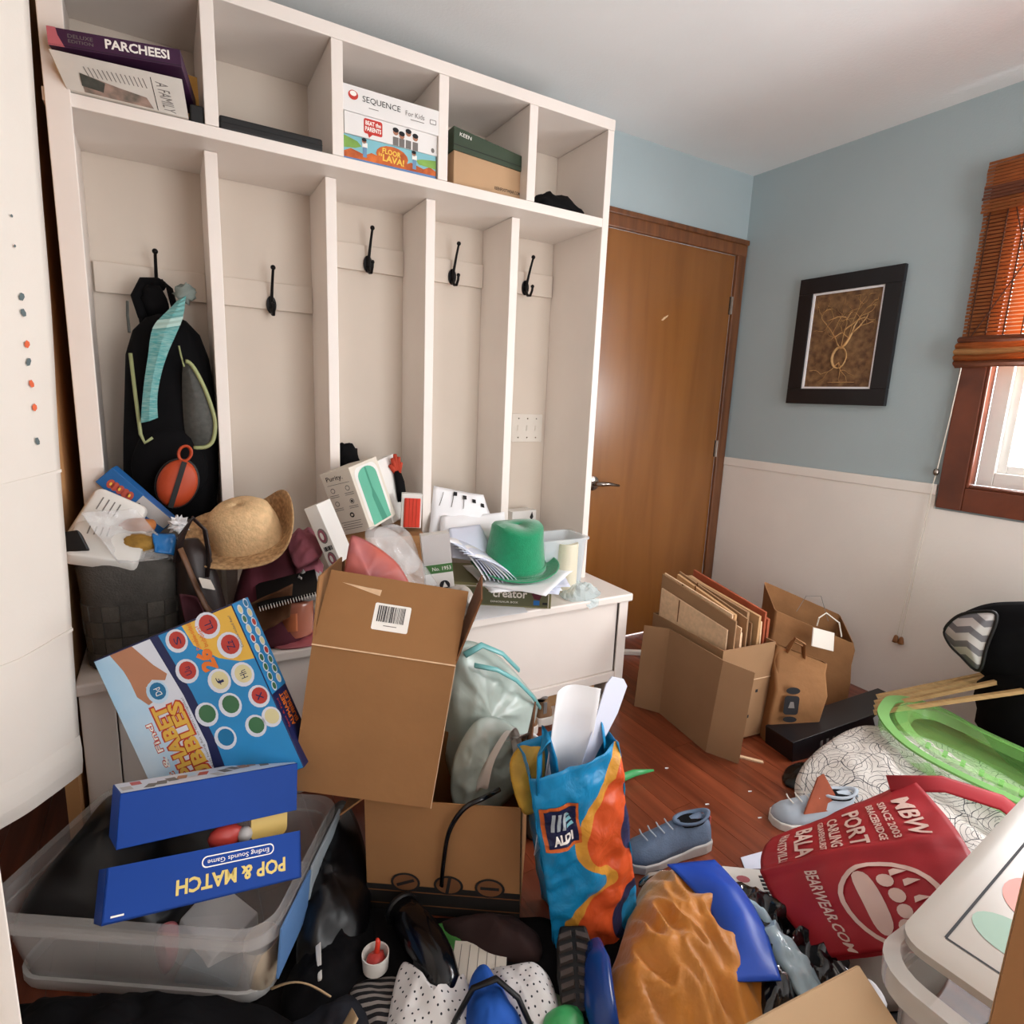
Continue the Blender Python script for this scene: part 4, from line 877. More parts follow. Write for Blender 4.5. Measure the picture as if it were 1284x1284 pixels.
shoe('shoe', 'tan low shoe in the shoe space under the bench near the mint bag', flat_on((-1.64, -.50, .02), 100), .26, 'shoe_tan_l', 'rubber_white', 'shoe_grey')
shoe('shoe', 'tan low shoe under the bench behind the tall white paper roll', flat_on((-1.52, -.46, .02), 85), .26, 'shoe_tan_l', 'rubber_white', 'shoe_grey')
tag(MB().box(-1.45, -1.21, -.48, -.2, .0205, .115).obj('flat_box', 'cardboard_pale', bevel=.002), 'pale flat cardboard box in the shoe space under the bench', 'box')

# ================================================================== the big cartons in the middle
lb = thing('carton', 'open brown carton with a black printed base band on the floor', 'box', frame((-2.1156, -1.039, .152), (.82, -.565, .03), (0, .03, 1))); sz = (.373, .30, .32)
open_box(lb, *sz, 'cardboard'); w, h, d = sz; f = fmat('front', sz)
M('band_black', '#1a1613', .7, var=.1)
MB().box(-w / 2 - .001, w / 2 + .001, -h / 2, -h / 2 + .075, d / 2, d / 2 + .0015).obj('base_band', 'band_black', lb)
for k, x0 in enumerate((-.09, .015, .115)):
    flat(lb, 'emblem', ell(x0, -.065, .036, .026, 24), 'band_black', f, z=.002); flat(lb, 'emblem_ring', ell(x0, -.065, .030, .021, 24), 'kraft_dark', f, z=.0024)
    txt(lb, ('O', 'T', 'K')[k], x0, -.065, .025, .022, 'band_black', f, z=.0028, bold=.02) if k == 9 else flat(lb, 'emblem_bar', rect(x0, -.065, .045, .008, (20, 80, 0)[k]), 'band_black', f, z=.0028)
for y0 in (-.09, -.125): flat(lb, 'band_line', rect(0, y0, w, .003), 'kraft_dark', f, z=.002)
flap(lb, (w / 2, h / 2, -d / 2), (w / 2, h / 2, d / 2 - .1), (.02, .11, 0), 'kraft_dark', sk=.01); flap(lb, (-w / 2, h / 2, d / 2), (-w / 2, h / 2, -d / 2), (-.06, -.05, 0), 'cardboard')
tag(MB().tube(cat_rom([frame((-2.1156, -1.039, .152), (.82, -.565, .03), (0, .03, 1)) @ V(p) for p in ((.13, .155, .10), (.10, .166, .15), (.055, .15, .172), (.02, .09, .175), (.005, .0, .172), (.0, -.06, .17))], 24, False), .006, 8, flat=.7).obj('cable', 'black_gloss', smooth=True), 'black cable looping out over the front of the printed carton', 'cable')

tc = thing('carton', 'tall open brown carton with barcode label on its raised front flap', 'box', frame((-2.293, -.981, .490), (.877, -.461, -.137), (.15, -.01, .989))); sz = (.322, .35, .25); w, h, d = sz
open_box(tc, *sz, 'cardboard')
fo = V((.004, .158, -.064)); fp = flap(tc, (-w / 2, h / 2, d / 2), (w / 2, h / 2, d / 2), fo, 'cardboard', name='front_flap', sk=.002)
fm = Matrix.Translation((0, h / 2, d / 2)) @ Matrix.Rotation(-math.atan2(.064, .158), 4, 'X')
fz = .0008
flat(fp, 'label', rrect(.082, .06, .004, cx=.0, cy=.083), 'print_white', fm, z=.0048)
rb = random.Random(5)
x0 = -.031
while x0 < .031:
    bw = rb.choice((.001, .0016, .0026)); flat(fp, 'barcode', rect(x0, .09, bw, .036), 'ink', fm, z=.0054); x0 += bw + rb.choice((.0012, .002))
flat(fp, 'small_print', rect(0, .064, .03, .0016), 'ink_grey', fm, z=.0054)
flat(fp, 'torn_tape', [(-.125, .146), (-.035, .128), (-.033, .142), (-.07, .143)], 'cardboard_edge', fm, z=.0048)
flat(fp, 'torn_edge', rect(0, .001, .322, .003), 'cardboard_edge', fm, z=.0046)
flap(tc, (w / 2, h / 2, -d / 2), (w / 2, h / 2, d / 2), (.035, .16, .0), 'kraft_dark', name='side_flap', sk=.008)
flap(tc, (-w / 2, h / 2, d / 2), (-w / 2, h / 2, -d / 2), (-.012, .15, 0), 'cardboard', name='side_flap', sk=.02)
flap(tc, (w / 2, h / 2, -d / 2), (-w / 2, h / 2, -d / 2), (0, .08, -.10), 'kraft_dark', name='back_flap')
MB().box(w / 2 - .001, w / 2 + .0008, -h / 2, h / 2, d / 2 - .004, d / 2 + .0012).obj('corner_edge', 'cardboard_edge', tc)
# packets in the tall carton
M('orange_pouch', '#c0563a', .45, vs=7, var=.2, hex2='#9c5a5c'); M('grey_pouch', '#aaa49c', .35, var=.1)
ob = pillow([(-2.375, -.955, .70), (-2.36, -.935, .885), (-2.33, -.925, .905), (-2.24, -.96, .83), (-2.22, -.98, .72)], (-.45, -.85, .25), .018, .02, wr=.012, freq=14).obj('foil_pouch', 'orange_pouch', smooth=True); tag(ob, 'orange and purple foil pouch at the top of the tall carton', 'pouch')
cb = pillow([(-2.31, -.90, .90), (-2.25, -.89, .915), (-2.19, -.90, .86), (-2.12, -.95, .74), (-2.16, -.97, .72), (-2.25, -.97, .73)], (-.4, -.85, .35), .03, .03, wr=.03, freq=14, seed=2).obj('plastic_bag', 'clear_film', smooth=True); tag(cb, 'clear plastic bag bulging over the rim of the tall carton', 'bag')
cb = pillow([(-2.27, -.84, .885), (-2.22, -.83, .91), (-2.17, -.84, .88), (-2.16, -.88, .80), (-2.23, -.90, .80)], (-.3, -.9, .35), .03, .03, wr=.035, freq=20, seed=6).obj('plastic_bag', 'clear_film'); tag(cb, 'small crinkled clear bag with bread clips behind the foil pouch', 'bag')
cb = pillow([(-2.12, -.90, .72), (-2.06, -.92, .75), (-2.02, -.92, .72), (-2.03, -.96, .66), (-2.1, -.98, .67)], (-.3, -.8, .5), .03, .03, wr=.03, freq=24, seed=9).obj('plastic_bag', 'grey_pouch'); tag(cb, 'crumpled grey plastic bag in the right corner of the tall carton', 'bag')
sz = (.075, .17, .05); gb = solid_box('product_box', 'grey white box with green band and sailboat mark standing in the tall carton', 'box', frame((-2.105, -.87, .80), (.9, -.25, .1), (-.22, .15, .96)), sz, 'box_white'); f = fmat('front', sz)
flat(gb, 'grey_panel', rect(0, .045, .075, .08), 'grey_print', f); flat(gb, 'green_band', rect(0, -.008, .075, .024), 'green_band', f); txt(gb, 'No. 1953', .008, -.008, .05, .01, 'print_white', f, z=.001)
flat(gb, 'sail_mark', ell(.012, -.055, .014, .014, 18), 'ink', f); flat(gb, 'sail_mark', [(.006, -.06), (.02, -.06), (.012, -.045)], 'box_white', f, z=.001); flat(gb, 'small_print', rect(-.02, -.055, .02, .005), 'ink_grey', f)
# mint zip bag bulging out of the lower carton
M('mint_plastic', '#bfcdc5', .3, var=.08, vs=8, transl=.15); M('teal_zip', '#6fb0b0', .3, var=.1); M('white_plastic', '#e6e3e0', .3, var=.04)
mg = thing('plastic_bag', 'large pale mint zip bag bulging between the tall carton and the bench', 'bag', (-1.93, -.8, .1))
oth = [(-2.04, -.84, .52), (-1.97, -.82, .535), (-1.86, -.82, .455), (-1.76, -.83, .335), (-1.74, -.85, .29), (-1.80, -.90, .22), (-1.90, -.92, .12), (-2.02, -.92, .10), (-2.07, -.88, .2), (-2.07, -.86, .38)]
pillow(oth, (-.35, -.85, .35), .07, .06, 14, 72, .035, 10, 3).obj('bag_body', 'mint_plastic', mg, world=True, smooth=True)
MB().tube([(-2.0, -.905, .50), (-1.93, -.91, .475), (-1.86, -.905, .425), (-1.79, -.89, .35), (-1.745, -.87, .29)], .008, 8, flat=.5).obj('zip_edge', 'teal_zip', mg, world=True, smooth=True)
MB().tube([(-2.02, -.88, .525), (-1.96, -.87, .54), (-1.89, -.87, .50), (-1.83, -.87, .435)], .010, 8, flat=.4).obj('zip_edge', 'teal_zip', mg, world=True, smooth=True)
tag(pillow([(-2.10, -1.0, .30), (-2.02, -.97, .37), (-1.93, -.965, .345), (-1.87, -.98, .27), (-1.88, -1.01, .20), (-1.96, -1.05, .15), (-2.08, -1.06, .14), (-2.12, -1.03, .2)], (-.4, -.75, .5), .05, .04, 18, 90, .022, 15, 8).obj('plastic_bag', 'mint_plastic', smooth=True), 'knotted pale carrier bag lying in the printed carton below the mint zip bag', 'bag')
for nm, P0 in (('upright white carrier bag handle loop in front of the mint zip bag', [(-2.06, -1.08, .24), (-2.03, -1.065, .30), (-1.97, -1.05, .36), (-1.945, -1.045, .35), (-1.93, -1.05, .28), (-1.95, -1.065, .22)]), ('drooping white carrier bag handle falling over the rim of the printed carton', [(-1.955, -1.05, .34), (-1.90, -1.04, .33), (-1.86, -1.045, .29), (-1.83, -1.06, .23), (-1.80, -1.07, .17)])):
    pp = cat_rom(P0, 20, False)
    tag(MB().grid(lambda u, v: pp[min(19, int(u * 19))] + V((.012, -.04, .03)) * (v - .5) * (1.2 - .5 * u) + V((0, -.006, 0)) * math.sin(v * 9 + u * 5), 19, 6).obj('bag_handle_strip', 'white_plastic', smooth=True, solid=.001), nm, 'bag')
M('grey_fabric', '#5e5a58', .8, var=.15)
tag(mound([(-1.88, -1.06, .02), (-1.80, -1.07, .02), (-1.72, -1.02, .02), (-1.70, -.93, .02), (-1.80, -.90, .02), (-1.88, -.95, .02)], .22, 10, 48, .04, 12, 5, pw=2.4, floor=.001).obj('grey_sweater', 'grey_fabric', smooth=True), 'grey clothing heaped on the floor between the mint bag and the blue carrier bag', 'clothing')
# ================================================================== left foreground: game boxes, storage tub
M('bub_blue', '#2a86c0', .4, var=.08); M('bub_navy', '#1c2350', .4, var=.05); M('bub_sky', '#8cc3e6', .4, vs=4, var=.1, hex2='#cfe2f0'); M('bub_white', '#d6dbe6', .4, var=.03)
M('bub_yellow', '#e0b24a', .45, var=.05); M('bub_red', '#b23a32', .4, var=.1); M('bub_green', '#3f6e4a', .4, var=.1); M('bub_cream', '#d8cfa0', .4, var=.05); M('bub_teal', '#1c6f9e', .4, var=.1)
M('letter_orange', '#e0742a', .45, var=.05); M('letter_red', '#c2402c', .45, var=.05); M('skin', '#b07a5c', .5, var=.08)
uy = V((-.303, .311, .901)).normalized(); sz = (.341, .40, .075)
bb = solid_box('learning_game_box', 'blue alphabet bubbles game box tilted behind the blue pop and match box', 'game box', frame(V((-2.688, -.869, .57)) - uy * .0525, (.801, -.429, .418), uy), sz, 'bub_navy'); f = fmat('front', sz)
W_, T_ = .341, .20                                                        # face width and its top
def bu(u, v): return (-.1705 + W_ * u, T_ - .295 * (1 - v))               # photo-like face coordinates, v = 1 at the top
def bpoly(n, pts, m, z=.0008): flat(bb, n, [bu(*p) for p in pts], m, f, z=z)
bpoly('sky_print', [(0.005, -.35), (.22, -.35), (.24, .3), (.2, .99), (.005, .99)], 'bub_sky')
bpoly('white_print', [(.2, -.35), (.41, -.35), (.47, .1), (.46, .5), (.41, .99), (.16, .99), (.21, .5)], 'bub_white', .0007)
bpoly('blue_print', [(.50, -.35), (.995, -.35), (.995, .99), (.47, .99), (.52, .5), (.53, .1)], 'bub_blue')
bpoly('yellow_print', [(.64, .99), (.995, .99), (.995, .56), (.9, .58), (.78, .66), (.66, .82)], 'bub_yellow', .001)
# hand holding a bubble
bpoly('arm_print', [(.12, .99), (.28, .99), (.36, .80), (.42, .70), (.39, .66), (.31, .70), (.25, .66), (.28, .55), (.22, .53), (.17, .62), (.17, .74), (.16, .84)], 'skin', .0012)
def bubble(u, v, r, col, ring='bub_white', n='bubble_print', s=None):
    x, y = bu(u, v); flat(bb, n, ell(x, y, r, r * 1.08, 18), ring, f, z=.0014); flat(bb, n, ell(x + r * .08, y + r * .05, r * .74, r * .8, 16), col, f, z=.0018)
    if s: txt(bb, s, x + r * .08, y, r * .7, r * .6, 'bub_navy' if ring == 'bub_white' else 'print_white', f, rot=90, z=.0022)
bubble(.31, .6, .025, 'bub_teal', 'bub_sky', s='Dd')
for u, v, r, c, s in ((.57, .90, .025, 'bub_red', 'S'), (.55, .66, .026, 'bub_red', 'Uu'), (.72, .50, .026, 'bub_cream', 'f'), (.88, .48, .026, 'bub_cream', 'Hh'), (.72, .30, .026, 'bub_green', None), (.92, .28, .024, 'bub_red', 'x'),
                   (.55, .30, .026, 'bub_green', None), (.60, .08, .025, 'bub_teal', None), (.82, .08, .024, 'bub_green', None), (.94, .10, .022, 'bub_cream', None), (.80, .92, .028, 'bub_red', 'LL'), (.88, .72, .028, 'bub_red', 'Zz')): bubble(u, v, r, c, s=s)
x, y = bu(.70, .68); txt(bb, '26', x, y, .05, .038, 'letter_orange', f, rot=90, bold=.06, z=.0022)
x, y = bu(.685, .88); txt(bb, 'Double-sided', x, y, .062, .011, 'letter_orange', f, rot=90, z=.0022); x, y = bu(.735, .86); txt(bb, 'bubbles!', x, y, .05, .011, 'letter_orange', f, rot=90, z=.0022)
x, y = bu(.955, .80); txt(bb, 'Double-sided fun!', x, y, .075, .006, 'ink_grey', f, rot=90, z=.0022)
for s, u, v, L, h_ in (('ALPHABET', .27, .10, .235, .034), ('BUBBLES', .375, .10, .225, .034)):
    x, y = bu(u, v); txt(bb, s, x, y, L + .008, h_ + .008, 'letter_red', f, rot=90, bold=.09, z=.0012); txt(bb, s, x, y, L, h_, 'bub_yellow', f, rot=90, bold=.04, z=.0018)
x, y = bu(.17, .06); txt(bb, 'Spot & Find', x, y, .20, .022, 'letter_red', f, rot=90, bold=.06, z=.0012); txt(bb, 'Spot & Find', x, y, .197, .018, 'print_white', f, rot=90, bold=.01, z=.0018)
x, y = bu(.445, .2); txt(bb, 'Kids having fun to learn recognize!', x, y, .17, .007, 'ink_grey', f, rot=90, z=.0014)
fr = fmat('right', sz); flat(bb, 'blue_side', [(-.037, -.02), (.037, -.02), (.037, .199), (-.037, .199)], 'bub_blue', fr)
rb = random.Random(8)
for k in range(9):
    for s in (-1, 1):
        x, y = s * .016, .185 - .0235 * k + s * .004; flat(bb, 'bubble_print', ell(x, y, .0105, .0115, 14), 'bub_white', fr, z=.0014); flat(bb, 'bubble_print', ell(x, y, .0075, .008, 12), rb.choice(('bub_red', 'bub_cream', 'bub_teal', 'bub_green')), fr, z=.0018)
txt(bb, 'ALPHABET', -.004, -.07, .08, .016, 'letter_orange', fr, rot=90, bold=.03, z=.0014); txt(bb, 'BUBBLES', .016, -.07, .075, .016, 'letter_orange', fr, rot=90, bold=.03, z=.0014); txt(bb, 'Spot & Find', -.024, -.07, .07, .010, 'letter_red', fr, rot=90, z=.0014)

# pop and match box: lid over a tray
M('pm_blue', '#083a8c', .5, var=.05, spec=.2); M('pm_yellow', '#d8c069', .5, var=.05)
pm = thing('learning_game_box', 'royal blue pop and match game box gaping open on the storage tub', 'game box', frame((-2.686, -1.04, .398), (.964, .12, -.17), (.129, .394, .91)))
MB().box(-.165, .165, -.048, .048, -.06, .06).obj('lid', 'pm_blue', pm, bevel=.0015)
lm = FM['top'](.33, .096, .12)
flat(pm, 'lid_print', rect(0, 0, .326, .116), 'bub_white', lm); rb = random.Random(3)
for k in range(16): flat(pm, 'lid_print', rect(-.15 + .02 * k, rb.uniform(-.03, .03), .018, .04, rb.uniform(-20, 20)), rb.choice(('bub_sky', 'skin', 'grey_print', 'ink_grey', 'bub_red')), lm, z=.001)
flat(pm, 'tape', rect(.055, .038, .03, .02), 'pm_blue', FM['front'](.33, .096, .12)); 
tm = Matrix.Translation((-.008, -.135, .03)) @ Matrix.Rotation(math.radians(-14), 4, 'X') @ Matrix.Rotation(math.radians(-2.5), 4, 'Z')
mb = MB(); w, h, d = .345, .088, .12
mb.box(-w / 2, w / 2, -h / 2, h / 2, d / 2 - .003, d / 2); mb.box(-w / 2, w / 2, -h / 2, h / 2, -d / 2, -d / 2 + .003); mb.box(-w / 2, -w / 2 + .003, -h / 2, h / 2, -d / 2, d / 2); mb.box(w / 2 - .003, w / 2, -h / 2, h / 2, -d / 2, d / 2); mb.box(-w / 2, w / 2, -h / 2, -h / 2 + .003, -d / 2, d / 2)
mb.v = [tm @ p for p in mb.v]; tr = mb.obj('tray', 'pm_blue', pm)
tf = tm @ Matrix.Translation((0, 0, d / 2))
txt(tr, 'POP & MATCH', .04, -.012, .20, .026, 'pm_yellow', tf, rot=180, bold=.03); txt(tr, 'Ending Sounds Game', .05, .021, .115, .011, 'print_white', tf, rot=180)
flat(tr, 'title_frame', rrect(.135, .020, .009, cx=.05, cy=.021), 'print_white', tf, z=.0004); flat(tr, 'title_frame', rrect(.131, .016, .008, cx=.05, cy=.021), 'pm_blue', tf, z=.0006)
flat(tr, 'small_print', rect(-.15, -.034, .02, .003), 'print_white', tf)
M('game_card', '#dcb964', .5, var=.04); 
MB().prism(rrect(.075, .075, .016, cx=.115, cy=-.06), .03, .036).obj('yellow_card', 'game_card', pm)
MB().prism(ell(.138, -.035, .003, .003, 10), .036, .0366).obj('card_hole', 'ink', pm)
MB().ball((.03, -.075, .03), .025, 12, 8, (1.4, 1, .6)).obj('popper', 'bub_red', pm, smooth=True); MB().ball((.065, -.078, .035), .016, 12, 8).obj('popper', 'grey_print', pm, smooth=True)

# clear storage tub
film('tub_plastic', '#dcd8d4', .7, .2); M('tub_rim', '#cfccc8', .35, var=.03)
tub = thing('storage_tub', 'large clear plastic storage tub with open games inside at the curtain', 'tub', frame((-2.745, -.915, .0), (.845, -.535, 0), (.535, .845, 0)))
def tr3(w, d, r, z): return [V((x, y, z)) for x, y in rrect(w, d, r, 5)]
MB().loft([tr3(.52, .33, .05, .002), tr3(.53, .34, .055, .03), tr3(.575, .385, .06, .175), tr3(.57, .38, .06, .175), tr3(.525, .335, .055, .032), tr3(.515, .325, .05, .008)], cap0=True, cap1=True).obj('shell', 'tub_plastic', tub, smooth=True, auto=40)
MB().loft([tr3(.58, .39, .06, .165), tr3(.605, .415, .065, .168), tr3(.61, .42, .065, .205), tr3(.575, .385, .06, .205), tr3(.57, .38, .06, .17)], cap=False, closed=True).obj('rim', 'tub_plastic', tub, smooth=True, auto=40)
MB().loft([tr3(.535, .345, .055, .0), tr3(.545, .355, .06, .012), tr3(.545, .355, .06, .03), tr3(.53, .34, .055, .03)], cap=False).obj('foot_lip', 'tub_rim', tub, smooth=True, auto=40)
M('reflection_blue', '#5f86b8', .4, var=.05); M('lid_grey', '#a9b4ba', .35, var=.06)
MB().hexa([(.296, -.02, .08), (.296, .17, .08), (.302, .17, .08), (.302, -.02, .08), (.309, -.02, .20), (.309, .17, .20), (.314, .17, .20), (.314, -.02, .20)]).obj('label_and_reflection', 'lid_grey', tub, bevel=.001)
MB().hexa([(.296, -.18, .08), (.296, -.03, .08), (.302, -.03, .08), (.302, -.18, .08), (.309, -.18, .20), (.309, -.03, .20), (.314, -.03, .20), (.314, -.18, .20)]).obj('label_and_reflection', 'reflection_blue', tub, bevel=.001)  # blue reflection on the tub wall, built as a coloured strip
txt(tub, 'Hefty', .075, .14, .10, .045, 'ink', Matrix.Translation((.314, 0, 0)) @ Matrix.Rotation(math.pi / 2, 4, 'Z') @ Matrix.Rotation(math.pi / 2, 4, 'X'), bold=.02, z=.0015)
# things in the tub
inv = tub.matrix_world
def tw(*p): return inv @ V(p)
M('bin_bag', '#060507', .35, var=.2)
tag(pillow([tw(-.262, -.16, .13), tw(-.10, -.168, .14), tw(.05, -.14, .13), tw(.05, .1, .15), tw(-.12, .17, .20), tw(-.262, .165, .20), tw(-.272, .0, .17)], (-.2, -.3, 1), .13, .12, 12, 60, .015, 8, 2).obj('black_bag', 'bin_bag', smooth=True), 'black bin bag filling the left end of the storage tub', 'bag')
tag(MB().hexa([tw(.02, -.10, .02), tw(.12, -.15, .02), tw(.20, -.05, .03), tw(.06, .0, .03), tw(.04, -.08, .10), tw(.14, -.13, .06), tw(.20, -.05, .10), tw(.08, .0, .13)]).obj('white_carton', 'game_white', bevel=.003), 'white carton lying in the corner of the storage tub', 'box')
tag(pillow([tw(.02, -.14, .09), tw(.05, -.155, .16), tw(.075, -.14, .15), tw(.07, -.145, .07), tw(.045, -.155, .04)], (0, -1, .3), .012, .012, 8, 32, .008, 30).obj('pink_wrapper', 'pink_pouch', smooth=True), 'pink foil wrapper pressed against the near side of the storage tub', 'wrapper')
M('teal_thing', '#3c5f70', .5, var=.2)
tag(MB().hexa([tw(.06, -.15, .01), tw(.20, -.15, .01), tw(.18, -.06, .01), tw(.05, -.06, .01), tw(.08, -.15, .06), tw(.16, -.15, .035), tw(.16, -.06, .035), tw(.08, -.06, .06)]).obj('folded_cloth', 'teal_thing', bevel=.006), 'dark teal cloth folded in the bottom of the storage tub', 'cloth')
M('dark_bowl', '#cdb9a0', .35, var=.05)
tag(MB().loft([[tw(.245 + .03 * s * math.cos(a), -.13 + .035 * s * math.sin(a), z) for a in [2 * math.pi * k / 24 for k in range(24)]] for s, z in ((.7, .012), (1, .03), (1.15, .12), (1.1, .12), (.9, .03))], cap0=True, cap1=True).obj('beige_cup', 'dark_bowl', smooth=True, auto=40), 'beige plastic cup in the near corner of the storage tub', 'cup')

# ================================================================== blue carrier bag
def aldi_mat():
    m, nt, b = base('aldi_print', '#1788bd', .35)
    uv = N(nt, 'ShaderNodeUVMap'); sp = N(nt, 'ShaderNodeSeparateXYZ'); nt.links.new(uv.outputs[0], sp.inputs[0])
    fc = N(nt, 'ShaderNodeFloatCurve'); c = fc.mapping.curves[0]
    pts = [(0, .3), (.05, .15), (.10, .13), (.2, .22), (.3, .45), (.36, .66), (.42, .58), (.47, .42), (.55, .36), (.65, .42), (.75, .56), (.85, .74), (1, .96)]
    c.points[0].location = pts[0]; c.points[1].location = pts[-1]
    for p in pts[1:-1]: c.points.new(*p)
    fc.mapping.update(); nt.links.new(sp.outputs[1], fc.inputs['Value'])
    d = N(nt, 'ShaderNodeMath', operation='SUBTRACT'); nt.links.new(sp.outputs[0], d.inputs[0]); nt.links.new(fc.outputs[0], d.inputs[1])
    rp = N(nt, 'ShaderNodeValToRGB'); r = rp.color_ramp; r.interpolation = 'CONSTANT'
    r.elements[0].position = 0; r.elements[0].color = lin('#1788bd'); r.elements[1].position = .5; r.elements[1].color = lin('#d99a3c')
    for p, h_ in ((.565, '#d4562a'), (.76, '#2a2f52'), (.82, '#1788bd')): e = r.elements.new(p); e.color = lin(h_)
    ad = N(nt, 'ShaderNodeMath', operation='MULTIPLY_ADD'); ad.inputs[1].default_value = .5; ad.inputs[2].default_value = .5
    nt.links.new(d.outputs[0], ad.inputs[0]); nt.links.new(ad.outputs[0], rp.inputs[0]); nt.links.new(rp.outputs[0], b.inputs['Base Color'])
    n2 = N(nt, 'ShaderNodeTexNoise'); n2.inputs['Scale'].default_value = 14; n2.inputs['Detail'].default_value = 3; n2.inputs['Distortion'].default_value = 1.2
    co = N(nt, 'ShaderNodeTexCoord'); nt.links.new(co.outputs['Object'], n2.inputs['Vector'])
    bp = N(nt, 'ShaderNodeBump'); bp.inputs['Strength'].default_value = .6; bp.inputs['Distance'].default_value = .012; nt.links.new(n2.outputs['Fac'], bp.inputs['Height']); nt.links.new(bp.outputs[0], b.inputs['Normal'])
aldi_mat(); M('aldi_blue', '#1788bd', .35, var=.08, bump=.4, bs=16); M('aldi_navy', '#151c40', .4); M('aldi_orange', '#c9622a', .4)
ab = thing('carrier_bag', 'blue carrier bag with orange wave print and ALDI badge standing on the floor', 'bag', (-1.9, -1.33, 0))
A0, A1, A2, A3 = V((-2.005, -1.367, .004)), V((-1.80, -1.427, .004)), V((-1.885, -1.395, .505)), V((-2.078, -1.333, .435))
an = (A1 - A0).cross(A3 - A0).normalized(); aw = .012
def af(u, v, z=0.):
    p = A0 * (1 - u) * (1 - v) + A1 * u * (1 - v) + A2 * u * v + A3 * (1 - u) * v
    return p + an * (.025 * math.sin(math.pi * u) * (1 - .3 * v) + aw * fbm(p * 17) + .006 * ridge(p * 22) + z)
MB().grid(af, 30, 44).obj('front_panel', 'aldi_print', ab, world=True, smooth=True, solid=.0015)
bk_ = V((.045, .125, 0))
def side(P, Q, s): return lambda u, v: P * (1 - v) + Q * v + bk_ * u + (A1 - A0).normalized() * s * (.02 * math.sin(math.pi * u) * (1 - v * .5) + .006 * fbm((P + (Q - P) * v + bk_ * u) * 20))
MB().grid(side(A1, A2, -1), 10, 30).obj('gusset', 'aldi_blue', ab, world=True, smooth=True, solid=.0015)
MB().grid(side(A0, A3, 1), 10, 30).obj('gusset', 'aldi_blue', ab, world=True, smooth=True, solid=.0015)
MB().grid(lambda u, v: A0 * (1 - u) * (1 - v) + A1 * u * (1 - v) + A2 * u * v + A3 * (1 - u) * v + bk_ + an * .006 * fbm(V((u * 6, v * 9, 4))), 20, 30).obj('back_panel', 'aldi_blue', ab, world=True, smooth=True, solid=.0015)
inva = ab.matrix_world.inverted()
def ap(x, y, z=0.): return inva @ af(x, y, z)
def aq(n, pts, m, z): return flat(ab, n, pts, m, fn=lambda x, y, q: ap(x, y, z))
aq('badge', rect(.245, .715, .40, .235), 'aldi_orange', .004); bd = aq('badge', rect(.25, .715, .33, .20), 'aldi_navy', .0055)
for k in range(3): aq('badge_stripe', [(.13 + .06 * k, .70), (.165 + .06 * k, .70), (.20 + .06 * k, .795), (.165 + .06 * k, .795)], 'lid_grey', .007)
for k in range(3): aq('badge_stripe', [(.30, .705 + .03 * k), (.385 - .02 * k, .71 + .03 * k), (.365 - .02 * k, .73 + .03 * k), (.305, .722 + .03 * k)], 'lava_sky', .007)
txt(ab, 'ALDI', .25, .655, .22, .05, 'print_white', fn=lambda x, y, q: ap(x, y, .0075), bold=.05)
MB().tube([A3 + V((.025, -.005, -.03)), A3 + V((.02, -.008, .06)), A3 + V((.04, .0, .10)), A3 + V((.06, .0, .04)), A3 + V((.065, -.012, -.02))], .022, 8, flat=.2).obj('handle', 'aldi_blue', ab, world=True, smooth=True)
MB().tube([A2 + V((-.02, .02, -.02)), A2 + V((-.012, .05, .04)), A2 + V((.0, .09, .03)), A2 + V((.012, .11, -.05))], .014, 8, flat=.2).obj('handle', 'aldi_blue', ab, world=True, smooth=True)
# paper rolls and folders standing in the bag
tag(MB().grid(lambda u, v: V((-2.03 + .095 * u + .01 * v, -1.30 - .03 * u + .03 * math.sin(u * 3.1) - .04 * v, .20 + .43 * v)), 14, 6).obj('paper_sheet', 'paper_white', smooth=True, solid=.002), 'rolled white poster board standing in the blue carrier bag', 'paper')
_o = [(-1.995, .30), (-1.90, .30), (-1.92, .45), (-1.86, .55), (-1.838, .612), (-1.85, .632), (-1.885, .645), (-1.90, .63)]
tag(MB().prism([(x, z) for x, z in _o], -1.357, -1.354, 'y').obj('paper_sheet', 'paper_blue'), 'stiff pale folder leaning out of the blue carrier bag', 'paper')
M('yellow_bag', '#c9a03c', .5, var=.2, vs=20)
tag(pillow([(-2.06, -1.22, .40), (-2.0, -1.21, .44), (-1.97, -1.23, .42), (-1.99, -1.26, .30), (-2.05, -1.27, .30)], (-.4, -.9, .2), .02, .02, 8, 32, .01, 22).obj('snack_bag', 'yellow_bag', smooth=True), 'yellow snack bag tucked behind the blue carrier bag', 'bag')

# ================================================================== floor heap in front
def print_cloth(name, bg_, fg, scale, thr, rough=.9, jit=.35, feature='F1'):
    m, nt, b = base(name, bg_, rough); co = N(nt, 'ShaderNodeTexCoord')
    vo = N(nt, 'ShaderNodeTexVoronoi', feature=feature); vo.inputs['Scale'].default_value = scale; vo.inputs['Randomness'].default_value = jit; vo.voronoi_dimensions = '2D'
    nt.links.new(co.outputs['UV'], vo.inputs['Vector'])
    lt = N(nt, 'ShaderNodeMath', operation='LESS_THAN'); lt.inputs[1].default_value = thr; nt.links.new(vo.outputs['Distance'], lt.inputs[0])
    mx = N(nt, 'ShaderNodeMix', data_type='RGBA'); mx.inputs[6].default_value = lin(bg_); mx.inputs[7].default_value = lin(fg); nt.links.new(lt.outputs[0], mx.inputs[0]); nt.links.new(mx.outputs[2], b.inputs['Base Color']); return m, nt, b
print_cloth('dotted_cloth', '#cfcbc8', '#20222a', 62, .13)
